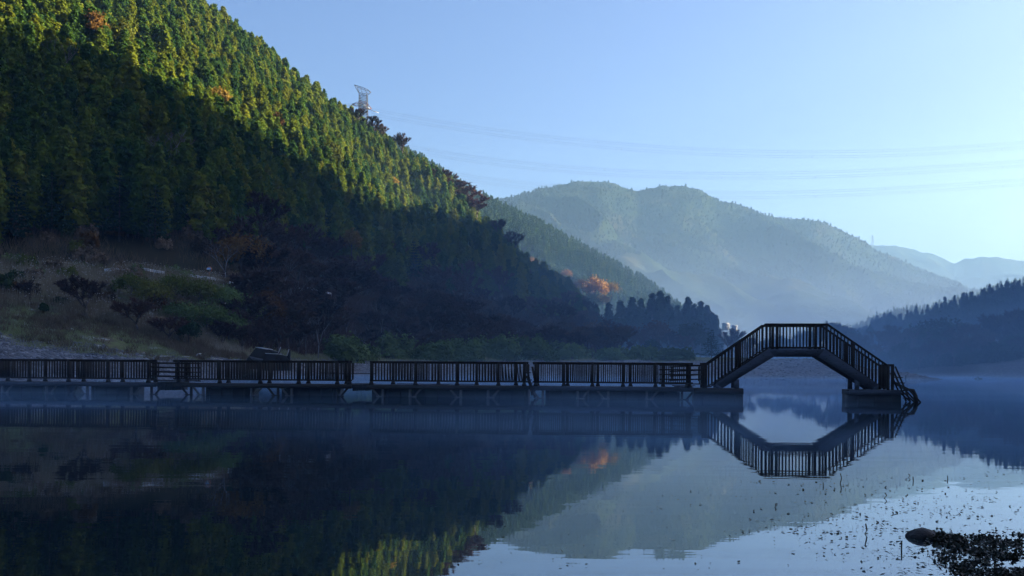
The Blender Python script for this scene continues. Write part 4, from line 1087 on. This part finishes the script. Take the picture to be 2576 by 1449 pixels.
# broken ladders
def ladder(name, label, px_rails, steps, off, thick=.05, dxy=.5):
    """rails given as picture polylines; the ladder is two rails dxy apart joined by treads"""
    allp = []
    for pl in px_rails: allp.append([np.array((U(a, off, c), off, ZP(a, c, off))) for a, c in pl])
    u0 = allp[0][0][0]
    root = empty(name, WP(u0), TH); tag(root, label, "ladder")
    sh = np.array((u0, 0, 0))
    for q in allp:
        for dy in (0, dxy):
            b = MB()
            for a_, c_ in zip(q[:-1], q[1:]): b.bar(a_ - sh + (0, dy, 0), c_ - sh + (0, dy, 0), thick, thick * 1.5, (0, 1, 0))
            b.build("side_rail", M_dark, root)
    for t in steps:
        q = allp[0]; n = len(q) - 1; i_ = min(int(t * n), n - 1); f_ = t * n - i_
        p = q[i_] * (1 - f_) + q[i_+1] * f_ - sh
        b = MB(); b.box((p[0]-.10, off + .03, p[2]-.02), (p[0]+.12, off + dxy - .03, p[2]+.02)); b.build("tread", M_dark, root)
ladder("broken_ladder", "broken ladder hanging down from the walkway into the water at the middle", [[(1322,912),(1330,955),(1336,972),(1345,1001)],[(1338,922),(1345,960)],[(1324,945),(1333,970),(1338,995)]], (.2, .35, .5, .65, .8), -.12, .05, .42)
ladder("broken_ladder", "broken collapsed stair at the right end of the bridge leaning into the water", [[(2252,922),(2272,968),(2290,1011)],[(2250,938),(2270,985),(2300,1011)],[(2252,962),(2284,978),(2316,1012)]], (.3, .45, .6, .75, .9), -.05, .06, .7)
uE = U(2290); o = empty("bent_handrail", WP(uE), TH); tag(o, "bent dark handrail stub rising from the water beside the broken stair", "handrail")
b = MB()
pl = [np.array((U(a, .5, c) - uE, .5, ZP(a, c, .5))) for a, c in ((2272,982),(2287,980),(2297,982),(2303,996),(2306,1013))]
b.tube(pl, [.05,.06,.085,.10,.09], 7); b.build("handrail", M_dark, o)

# ------------------------------------------------------------------ arched bridge and its landings
def landing(label, xa, xb, yt, ybm, fa, fb, ends):
    ua, ub = U(xa), U(xb); uc = (ua + ub) / 2
    zt, zb = ZP(xa, yt), ZP(xa, ybm)
    root = empty("bridge_landing", WP(uc), TH); tag(root, label, "landing stage")
    b = MB(); n = int((ub - ua) / .16)
    for k in range(n):
        a_ = ua - uc + k * (ub - ua) / n; b.box((a_ + .005, .03, zt - .05), (a_ + (ub-ua)/n - .005, PW - .03, zt + .004 * math.sin(k * 1.7)))
    b.build("deck", M_deck, root)
    b = MB()
    b.box((ua-uc, 0, zb), (ub-uc, .08, zt - .003)); b.box((ua-uc, PW-.08, zb), (ub-uc, PW, zt - .003))
    b.box((ua-uc, .085, zb), (ua-uc+.08, PW-.085, zt-.053)); b.box((ub-uc-.08, .085, zb), (ub-uc, PW-.085, zt-.053))
    b.build("side_beam", M_gray if ends else M_deck, root)
    a_, c_ = U(fa) - uc, U(fb) - uc
    b = MB(); b.box((a_, .06, -.35), (c_, PW - .06, zb - .004))
    for u in np.arange(a_ + .3, c_ - .1, .75): b.box((u, .045, -.3), (u + .1, .062, zb - .03))
    b.build("float", M_float, root)
    return zt
zL = landing("dark floating landing under the left foot of the arched bridge", 1747, 1870.7, 976.5, 990.5, 1746, 1870, False)
zR = landing("dark floating landing under the right foot of the arched bridge", 2137.6, 2267, 980.5, 993.5, 2138, 2268, True)
uB = U(2005)
br = empty("arched_bridge", WP(uB), TH); tag(br, "dark wooden arched footbridge with sloping railings standing over the lake", "bridge")
BW = 1.65
def bpt(px_, y, off=0.0): return (U(px_, off, y) - uB, ZP(px_, y, off))
def strip(top, bot, y0, y1, name, mat, parent):
    """beam between an upper and a lower polyline, thickness y0..y1"""
    b = MB()
    for (a, c), (d, e) in zip(zip(top[:-1], top[1:]), zip(bot[:-1], bot[1:])):
        b.add([(d[0],y0,d[1]),(e[0],y0,e[1]),(c[0],y0,c[1]),(a[0],y0,a[1]),(d[0],y1,d[1]),(e[0],y1,e[1]),(c[0],y1,c[1]),(a[0],y1,a[1])],
              [(0,1,2,3),(7,6,5,4),(0,4,5,1),(2,6,7,3),(1,5,6,2),(3,7,4,0)])
    return b.build(name, mat, parent)
st_top = [bpt(1800.8,964), bpt(1933,878), bpt(2076,878), bpt(2210,968)]
st_bot = [bpt(1816,977.5), bpt(1948.4,896.6), bpt(2057.6,896.6), bpt(2194,981)]
for y0 in (0.0, BW - .12):
    s_ = strip(st_top, st_bot, y0, y0 + .12, "stringer", M_gray, br)
    b = MB()
    for tp, q in ((st_top[0], st_bot[0]), (st_top[3], st_bot[3])):
        sg = 1 if tp is st_top[0] else -1; zb = zL if sg > 0 else zR
        b.add([(tp[0],y0,tp[1]),(tp[0],y0,zb+.004),(q[0]+sg*.28,y0,zb+.004),(q[0]+sg*.05,y0,q[1]+.02),(tp[0],y0+.119,tp[1]),(tp[0],y0+.119,zb+.004),(q[0]+sg*.28,y0+.119,zb+.004),(q[0]+sg*.05,y0+.119,q[1]+.02)],
              [(0,1,2,3),(7,6,5,4),(0,4,5,1),(1,5,6,2),(2,6,7,3),(3,7,4,0)] if sg < 0 else [(3,2,1,0),(4,5,6,7),(1,5,4,0),(2,6,5,1),(3,7,6,2),(0,4,7,3)])
    b.build("stringer_foot", M_gray, s_)
    b = MB(); rng = np.random.RandomState(3)
    for (a, c), n in ((((st_top[0], st_bot[0]), (st_top[1], st_bot[1])), 4), (((st_top[1], st_bot[1]), (st_top[2], st_bot[2])), 5), (((st_top[2], st_bot[2]), (st_top[3], st_bot[3])), 4)):
        for k in range(n):
            t = (k + .5) / n
            for v in (.3, .7):
                u_ = (a[0][0]*(1-v)+a[1][0]*v)*(1-t) + (c[0][0]*(1-v)+c[1][0]*v)*t; z_ = (a[0][1]*(1-v)+a[1][1]*v)*(1-t) + (c[0][1]*(1-v)+c[1][1]*v)*t
                b.box((u_-.018, y0-.012, z_-.018), (u_+.018, y0-.001, z_+.018))
    b.build("bolt_heads", M_dark, s_)
    for xa, xb, yt, yb, zz in ((1847, 1859.5, 951, 977, zL), (2150.5, 2162, 951, 981, zR)):
        b = MB(); a_, c_ = bpt(xa, yb)[0], bpt(xb, yb)[0]
        b.box((a_, y0 + .014, zz + .005), (c_, y0 + .106, ZP((xa+xb)/2, yt) - .06)); b.build("strut", M_gray, br)
# stepped deck
b = MB()
tp = [np.array(p) for p in st_top]
for (a, c) in zip(tp[:-1], tp[1:]):
    L = np.linalg.norm(c - a); n = max(2, int(L / .24))
    for k in range(n):
        m = a + (c - a) * (k + .5) / n; flat = abs(a[1] - c[1]) < .1
        if flat: b.box((m[0] - .5*(c[0]-a[0])/n + .006, .125, m[1]-.045), (m[0] + .5*(c[0]-a[0])/n - .006, BW-.125, m[1]+.003))
        else: b.box((m[0]-.15, .125, m[1]-.085), (m[0]+.15, BW-.125, m[1]-.045))
b.build("deck_boards", M_deck, br)
rt = [bpt(1766,912.5), bpt(1780,912.7), bpt(1925.8,813.5), bpt(2082,813.5), bpt(2232,916), bpt(2249.5,916)]
rbm = [bpt(1768,970.5), bpt(1788,970.5), bpt(1934.7,872), bpt(2073,872), bpt(2220.6,974), bpt(2236,974)]
def zi(pl, u): return float(np.interp(u, [p[0] for p in pl], [p[1] for p in pl]))
for yo in (.06, BW - .06):
    top2 = [(a, z - .05) for a, z in rt]; top3 = [(a, z - .105) for a, z in rt]; bo2 = [(a, z - .065) for a, z in rbm]
    r = strip(rt, top2, yo - .06, yo + .06, "railing", M_dark, br)
    strip([(a, z - .052) for a, z in rt], top3, yo - .025, yo + .025, "top_rail_board", M_dark, r)
    strip(rbm, bo2, yo - .035, yo + .035, "bottom_rail", M_dark, r)
    posts = [bpt(p, 930)[0] for p in (1770.5, 1776, 1860, 1928, 1954.7, 2051.8, 2079, 2147, 2235, 2246)]
    for p, base in zip(posts, (zL, zL, None, None, 0, 0, None, None, zR, zR)):
        zb = base + .003 if base else (zi(rbm, p) - .16 if base == 0 else zi(rbm, p) - .03); zt = zi(rt, p) - .051
        w = .125 if base != None else .10
        if p in (posts[2], posts[7]): w, zb = .14, zi(rbm, p) - .12
        b = MB(); b.box((p - w/2, yo - .048, zb), (p + w/2, yo + .048, zt)); b.build("post", M_dark, r)
    u0, u1 = bpt(1779, 930)[0], bpt(2233, 930)[0]; n = int((u1 - u0) / .150)
    ua_ = bpt(2004, 860, yo)[0]
    for k in range(math.ceil((u0 - ua_) / .15), int((u1 - ua_) / .15) + 1):
        u = ua_ + k * .15
        if any(abs(u - p) < .085 for p in posts): continue
        o = obj("baluster", bal_mesh(.05), r, (u, yo, zi(rbm, u) - .01)); o.scale = (1, 1, zi(rt, u) - .1 - zi(rbm, u) + .01)

# ------------------------------------------------------------------ pylon and power lines
Dp = 575.0
def lattice_tower():
    k = Dp / S
    c = P(911, 290, Dp); root = empty("transmission_tower", c - np.array((0, 0, 22))); tag(root, "grey lattice transmission tower with reddish lower crossarm rising behind the ridge", "pylon")
    base = c - np.array((0, 0, 22))
    def L(a, b_, dy=0): # crop px of the 4096 picture region (1380,320)-(1540,480), scale 9.056
        p = P((1380 + a/9.056)/1.59, (320 + b_/9.056)/1.59, Dp) - base; return np.array((p[0], p[1] + dy, p[2]))
    W = 2.1
    legs = [((530, 520), (505, 1500)), ((800, 530), (820, 1500))]
    for (a, c_) in legs:
        for dy in (-W, W):
            b = MB(); p, q = L(*a, dy), L(*c_, dy); q = q + (q - p) * 1.2; b.bar(p, q, .28); b.build("leg", M_steel, root)
    b = MB(); lev = [520, 610, 700, 790, 880, 980, 1080, 1180, 1290, 1400]
    for y0, y1 in zip(lev[:-1], lev[1:]):
        xl = lambda y: 530 - 25 * (y - 520) / 980; xr = lambda y: 800 + 20 * (y - 520) / 980
        for dy in (-W, W):
            b.bar(L(xl(y0), y0, dy), L(xr(y1), y1, dy), .11); b.bar(L(xr(y0), y0, dy), L(xl(y1), y1, dy), .11); b.bar(L(xl(y1), y1, dy), L(xr(y1), y1, dy), .08)
        for xf in (xl, xr):
            b.bar(L(xf(y0), y0, -W), L(xf(y1), y1, W), .11); b.bar(L(xf(y0), y0, W), L(xf(y1), y1, -W), .11); b.bar(L(xf(y1), y1, -W), L(xf(y1), y1, W), .08)
    b.build("bracing", M_steel, root)
    def truss(name, top, bot, mat, n, w0=.2):
        b = MB()
        def ip(pl, t):
            t = t * (len(pl) - 1); i_ = min(int(t), len(pl) - 2); f_ = t - i_
            return (pl[i_][0]*(1-f_)+pl[i_+1][0]*f_, pl[i_][1]*(1-f_)+pl[i_+1][1]*f_)
        for dy in (-W, W):
            for k_ in range(n):
                a0, a1, b0, b1 = ip(top, k_/n), ip(top, (k_+1)/n), ip(bot, k_/n), ip(bot, (k_+1)/n)
                sy = lambda t: dy * (.15 + .85 * math.sin(math.pi * min(max(t, .02), .98)))
                t0, t1 = sy(k_/n), sy((k_+1)/n)
                b.bar(L(*a0, t0), L(*a1, t1), w0); b.bar(L(*b0, t0), L(*b1, t1), w0)
                b.bar(L(*a0, t0), L(*b1, t1), .11); b.bar(L(*b0, t0), L(*a1, t1), .11); b.bar(L(*a1, t1), L(*a1, -t1), .06)
        return b.build(name, mat, root)
    truss("crossarm", [(342,182),(480,235),(640,305),(790,340),(930,440)], [(345,190),(430,350),(530,520),(800,530),(925,445)], M_steel, 5)
    truss("crossarm", [(250,880),(530,800),(705,795),(800,840),(960,1030)], [(250,900),(520,960),(640,1000),(780,1050),(960,1060)], M_redsteel, 5, .16)
    truss("walkway_truss", [(430,840),(600,890),(760,940),(890,1020)], [(440,870),(600,940),(760,1000),(895,1050)], M_rail, 5, .15)
    for a, c_ in (((65, 912), (380, 908)), ((950, 1100), (1215, 1190))):
        b = MB(); b.tube([L(*a), L(*c_)], .16, 6); b.build("insulator_string", M_rail, root)
    return root
lattice_tower()
def power_line(label, pts, gap, n_sp):
    pts = np.array(pts, float); t = np.linspace(pts[0, 0], pts[-1, 0], 60)
    co = np.polyfit(pts[:, 0], pts[:, 1], 3); yy = np.polyval(co, t)
    Ds = np.interp(t, [pts[0, 0], pts[-1, 0]], [Dp, 640.0])
    base = P(t[0], yy[0], Ds[0]); root = empty("power_line", base); tag(root, label, "power line", None)
    off = [(0, 0), (0, 1), (0, 2.4), (0, 3.4)]
    Q = [np.array([P(a, c + gap * o_[1], d) - base for a, c, d in zip(t, yy, Ds)]) for o_ in off]
    for q in Q:
        b = MB(); b.tube(q, .034, 4); b.build("wire", M_wire, root)
    for k in range(n_sp):
        i_ = int(4 + k * 55 / n_sp)
        b = MB(); b.bar(Q[0][i_], Q[1][i_], .12); b.build("spacer", M_wire, root)
        b = MB(); b.bar(Q[2][i_+2], Q[3][i_+2], .12); b.build("spacer", M_wire, root)
power_line("uppermost bundle of power wires running right from the pylon", [(935,274),(1135,306),(1345,336),(1600,364),(1920,379),(2250,374),(2700,343)], 5.2, 7)
power_line("middle bundle of power wires crossing the sky", [(960,352),(1135,383),(1349,412),(1700,430),(2060,431),(2350,418),(2700,393)], 5.0, 7)
power_line("lowest bundle of power wires grazing the mountain top", [(960,402),(1135,432),(1349,462),(1600,477),(1950,482),(2300,468),(2700,440)], 5.0, 7)
# far pylon
c = P(2195, 617, 4600); o = empty("far_tower", c); tag(o, "tiny pale pylon on the farthest ridge", "pylon")
b = MB()
for sx in (-4, 4):
    for sy in (-4, 4): b.bar((sx, sy, -10), (sx * .35, sy * .35, 44), 1.0)
for z in range(0, 40, 6): b.bar((-3.6, 0, z), (3.2, 0, z + 6), .6); b.bar((3.6, 0, z), (-3.2, 0, z + 6), .6)
b.build("mast", M_steel, o)
for z in (24, 33, 42):
    b = MB(); b.bar((-9, 0, z), (9, 0, z), 1.0); b.build("crossarm", M_steel, o)

# ------------------------------------------------------------------ houses on the far slope
def house(px_, y, D, w, label, rz):
    o = empty("house", P(px_, y, D), rz); tag(o, label, "house")
    b = MB(); b.box((-w/2, -3, -3), (w/2, 3, 3)); b.build("wall", M_wall, o)
    b = MB(); b.prism([(-w/2-.6, 2.9), (w/2+.6, 2.9), (w/2+.6, 3.15), (-w/2-.6, 3.15)], -3.6, 3.6)
    b2 = MB(); b2.add([(-w/2-.6,-3.7,3.0),(w/2+.6,-3.7,3.0),(w/2+.6,0,5.2),(-w/2-.6,0,5.2),(-w/2-.6,3.7,3.0),(w/2+.6,3.7,3.0)], [(0,1,2,3),(3,2,5,4),(0,4,5,1)], [(0,3,4),(1,5,2)])
    b2.build("roof", M_roof, o)
    for k in (-.28, .28):
        b3 = MB(); b3.box((k*w-.7, -3.04, -.4), (k*w+.7, -2.99, 1.2)); b3.build("window", M_float, o)
house(1826, 824, 1100, 6, "small house with pale roof at the valley head, left of two", .3)
house(1848, 830, 1080, 4.5, "small pale house with grey roof at the valley head, right of two", -.4)

# ------------------------------------------------------------------ foreground: rock, weeds, stems, birds
rng = np.random.RandomState(8)
import bmesh
bm = bmesh.new(); bmesh.ops.create_icosphere(bm, subdivisions=4, radius=1.0)
for v in bm.verts:
    p = np.array(v.co); q = p * (1 + .10 * float(fbm(np.array(p[0]*2.1+p[2]+5), np.array(p[1]*2.1-p[2]), 1.0, 4)))
    sk = .12 if p[0] > 0 else -.04
    v.co = Vector((q[0] * .135 + .02 * q[2], q[1] * .11, q[2] * (.076 - sk * .12 * p[0] * 3)))
me = bpy.data.meshes.new("rock"); bm.to_mesh(me); bm.free(); me.materials.append(M_rock)
me.polygons.foreach_set("use_smooth", np.ones(len(me.polygons), dtype=bool))
p = P(2318, 1352, 8.28); o = obj("rock", me, None, (p[0], p[1], .0)); tag(o, "rounded dark rock breaking the water at the lower right", "rock")
def wpx(x_, y_):                     # picture point on the water
    a = zpix(x_, y_, 1.0) - H0; D = -H0 / a; return P(x_, y_, D)
C_, Sz = [], []
def weed(n, x0, x1, y0, y1, clump, size, dens=1.0, up=.01):
    k = 0
    while k < n:
        x_, y_ = x0 + (x1 - x0) * rng.rand(), y0 + (y1 - y0) * rng.rand()
        m = 1 + rng.randint(clump); c = wpx(x_, y_)
        L = .05 + .25 * rng.rand() ** 2 * clump / 8; an = rng.normal() * .2
        for j in range(m):
            s_ = rng.normal() * L * 1.5
            C_.append(c + (s_ * math.cos(an), s_ * math.sin(an) + rng.normal() * .02, .004 + up * rng.rand())); Sz.append(size * (.22 + 1.5 * rng.rand() ** 3))
        k += 1
weed(70, 1880, 2560, 1195, 1240, 7, .030)
weed(110, 2080, 2560, 1245, 1300, 8, .030)
weed(110, 1900, 2560, 1290, 1345, 8, .028)
weed(110, 2050, 2576, 1330, 1400, 8, .028)
weed(100, 2260, 2576, 1370, 1449, 12, .028, up=.02)
weed(40, 1500, 2100, 1230, 1300, 4, .026)
weed(35, 1300, 2000, 1300, 1449, 4, .022)
weed(14, 1100, 1400, 1330, 1449, 4, .02)
weed(6, 2430, 2560, 1186, 1200, 6, .03)
P_ = np.array(C_)
V, F = quads(P_, np.array(Sz) * .95, rng, np.array((0, 0, 1.0)), .3, .6)
tag(obj("floating_weed", mesh_np("floating_weed", V, F, M_weed)), "sparse dark water weed floating over the bright reflection", kind="stuff")
C_, Sz = [], []
for k in range(300):
    u = rng.rand()
    x_ = 2576 - 235 * (1 - rng.rand() ** 1.1) * 1.0; y_ = 1340 + (x_ - 2340) * .02 + rng.rand() * 125
    w_ = np.clip((x_ - 2330) / 190, 0, 1)
    if rng.rand() > w_ ** 1.4 * (1.0 if 1345 < y_ else .3): continue
    if fbm(np.array(x_ / 30.0), np.array(y_ / 14.0), 1.0, 2) < .02: continue
    c = wpx(min(x_, 2640), y_)
    for j in range(24): C_.append(c + (rng.normal() * .055, rng.normal() * .05, .004 + abs(rng.normal()) * .008)); Sz.append(.012 + .024 * rng.rand())
for k in range(70):
    x_ = 2355 + 85 * rng.rand(); y_ = 1352 + (x_ - 2355) * .22 + rng.normal() * 4
    c = wpx(x_, y_)
    for j in range(18): C_.append(c + (rng.normal() * .025, rng.normal() * .03, .004 + abs(rng.normal()) * .02)); Sz.append(.012 + .018 * rng.rand())
V, F = quads(np.array(C_), np.array(Sz), rng, np.array((0, 0, 1.0)), .9, .8)
tag(obj("weed_mat", mesh_np("weed_mat", V, F, M_weed)), "dense mat of dark water weed in the lower right corner beside the rock", kind="stuff")
def cp(a, c): return (3072 + a/2.216)/1.59, (1650 + c/2.216)/1.59
for i_, (pl, lb) in enumerate((([(640,540),(652,580),(640,628)], "bent stem poking up right of the bridge reflection"), ([(1035,712),(1052,735),(1030,760)], "hooked stem in the water below the bridge reflection"),
        ([(1245,545),(1260,562),(1245,578)], "small hooked stem far out at the weed line"), ([(488,620),(490,655)], "short upright stem under the bridge reflection"), ([(865,985),(876,1045),(858,1075)], "crooked stem left of the rock"),
        ([(1135,1145),(1185,1138),(1182,1222)], "drooping stem left of and below the rock"), ([(1285,570),(1287,610)], "thin upright stem at the weed line"), ([(1590,560),(1592,595)], "thin upright stem on the right of the weed line"), ([(65,815),(72,830),(60,842)], "tiny bent stem left in the mountain reflection"))):
    x_, y_ = cp(*pl[-1]); g0 = wpx(x_, y_); D = g0[1]
    q = [P(*cp(*a), D) - g0 for a in pl]
    b = MB(); b.tube(q, .006, 5); o = b.build("water_stem", M_weed, None, g0); tag(o, lb, "stem")
def duck(px_, y, label, s=1.0, rz=0.0):
    p = wpx(px_, y)
    o = bpy.data.objects.new("duck", None)
    bm = bmesh.new()
    bmesh.ops.create_uvsphere(bm, u_segments=16, v_segments=10, radius=1)
    for v in bm.verts:
        x_, y_, z_ = v.co; v.co = Vector((x_ * .27 - (.06 * max(0, -x_)), y_ * .12, z_ * .11 + .06 + (.05 * max(0, -x_ - .5))))
    me = bpy.data.meshes.new("duck"); bm.to_mesh(me); bm.free()
    b = MB(); V = np.array([v.co for v in me.vertices])
    b2 = MB(); b2.tube([(.20,0,.10),(.25,0,.22),(.27,0,.28),(.32,0,.28),(.39,0,.26)], [.06,.05,.065,.05,.012], 8)
    f = [np.array([pl.vertices[:] for pl in me.polygons if len(pl.vertices) == 4]), np.array([pl.vertices[:] for pl in me.polygons if len(pl.vertices) == 3])]
    b.add(V, f[0], f[1]); b.add(np.concatenate(b2.V), np.concatenate(b2.Q), np.concatenate(b2.T))
    o = b.build("duck", M_duck, None, (p[0], p[1], 0), True); o.rotation_euler = (0, 0, rz); o.scale = (s, s, s); tag(o, label, "duck")
duck(2455, 953.5, "small dark duck afloat on the misty water, left one of the pair", 1.2, .4)
duck(2466, 953.5, "larger dark duck afloat on the misty water, right one of the pair", 1.5, 3.0)
for px_, y, lb in ((2278, 954, "short stake in the water below the sandbar tip"), (2129, 952.5, "short stake in the water seen under the bridge")):
    p = wpx(px_, y); b = MB(); b.tube([(0, 0, -.3), (.03, 0, .35), (.06, 0, .75)], [.11, .12, .06], 7); tag(b.build("stake", M_dark, None, (p[0], p[1], 0)), lb, "stake")

# ------------------------------------------------------------------ air: haze and lake mist
def volume_box(name, label, a, b_, nodes):
    m = MB(); m.box(a, b_)
    mt, nt, out = new_mat(name)
    nt.links.new(nodes(nt), out.inputs["Volume"])
    return tag(m.build(name, mt), label, kind="stuff")
def haze_nodes(nt):
    v = nt.nodes.new("ShaderNodeVolumePrincipled")
    v.inputs["Color"].default_value = (0.36, 0.64, 1.0, 1); v.inputs["Density"].default_value = 0.95e-4; v.inputs["Anisotropy"].default_value = 0.35
    return v.outputs[0]
volume_box("haze", "pale morning haze filling the valley", (-6000, -800, -3), (6000, 6900, 760), haze_nodes)
def mist_nodes(nt):
    v = nt.nodes.new("ShaderNodeVolumePrincipled"); v.inputs["Color"].default_value = (.42, .70, 1, 1); v.inputs["Anisotropy"].default_value = .2
    g_ = nt.nodes.new("ShaderNodeNewGeometry"); sp = nt.nodes.new("ShaderNodeSeparateXYZ"); nt.links.new(g_.outputs["Position"], sp.inputs[0])
    def math_(op, a, b=None):
        m = nt.nodes.new("ShaderNodeMath"); m.operation = op
        for i, q in enumerate((a, b)):
            if q is None: continue
            if isinstance(q, (int, float)): m.inputs[i].default_value = q
            else: nt.links.new(q, m.inputs[i])
        return m.outputs[0]
    def mapr(a, f0, f1, t0, t1):
        m = nt.nodes.new("ShaderNodeMapRange"); nt.links.new(a, m.inputs[0])
        for i, q in enumerate((f0, f1, t0, t1)): m.inputs[i + 1].default_value = q
        return m.outputs[0]
    def nz(sc, det):
        mp = nt.nodes.new("ShaderNodeMapping"); mp.inputs["Scale"].default_value = sc; nt.links.new(g_.outputs["Position"], mp.inputs[0])
        n = nt.nodes.new("ShaderNodeTexNoise"); n.inputs["Scale"].default_value = 1.0; n.inputs["Detail"].default_value = det; nt.links.new(mp.outputs[0], n.inputs["Vector"])
        return n.outputs[0]
    z = sp.outputs[2]
    deep = math_('EXPONENT', math_('MULTIPLY', z, -1 / 20.0)); thin = math_('EXPONENT', math_('MULTIPLY', z, -1 / 0.24))
    far = mapr(math_('ADD', sp.outputs[1], math_('MULTIPLY', sp.outputs[0], .8)), 130, 390, .06, 1.0)
    a = math_('MULTIPLY', math_('MULTIPLY', deep, far), math_('MULTIPLY', mapr(nz((.018, .012, .05), 3), .35, .7, .35, 1.7), MIST_DEEP))
    thin = math_('MULTIPLY', thin, mapr(sp.outputs[1], 50, 130, 1.0, .5))
    b = math_('MULTIPLY', thin, math_('MULTIPLY', mapr(nz((.045, .07, .25), 4), 0.46, .68, .0, 2.2), MIST_THIN))
    nt.links.new(math_('ADD', a, b), v.inputs["Density"])
    return v.outputs[0]
MIST_DEEP, MIST_THIN = .0050, .040
volume_box("mist", "low white mist lying on the lake and far shore", (-60, 17, .02), (420, 638, 75), mist_nodes)

def far_mist_nodes(nt):
    v = nt.nodes.new("ShaderNodeVolumePrincipled"); v.inputs["Color"].default_value = (.44, .63, 1, 1); v.inputs["Anisotropy"].default_value = .2
    g_ = nt.nodes.new("ShaderNodeNewGeometry"); sp = nt.nodes.new("ShaderNodeSeparateXYZ"); nt.links.new(g_.outputs["Position"], sp.inputs[0])
    def math_(op, a, b):
        m = nt.nodes.new("ShaderNodeMath"); m.operation = op
        nt.links.new(a, m.inputs[0]); m.inputs[1].default_value = b
        return m.outputs[0]
    e = nt.nodes.new("ShaderNodeMath"); e.operation = 'EXPONENT'; nt.links.new(math_('MULTIPLY', sp.outputs[2], -1 / 60.0), e.inputs[0])
    nt.links.new(math_('MULTIPLY', e.outputs[0], 2.2e-3), v.inputs["Density"])
    return v.outputs[0]
volume_box("valley_mist", "sunlit mist filling the far end of the valley", (-700, 1150, -1), (2600, 4400, 560), far_mist_nodes)
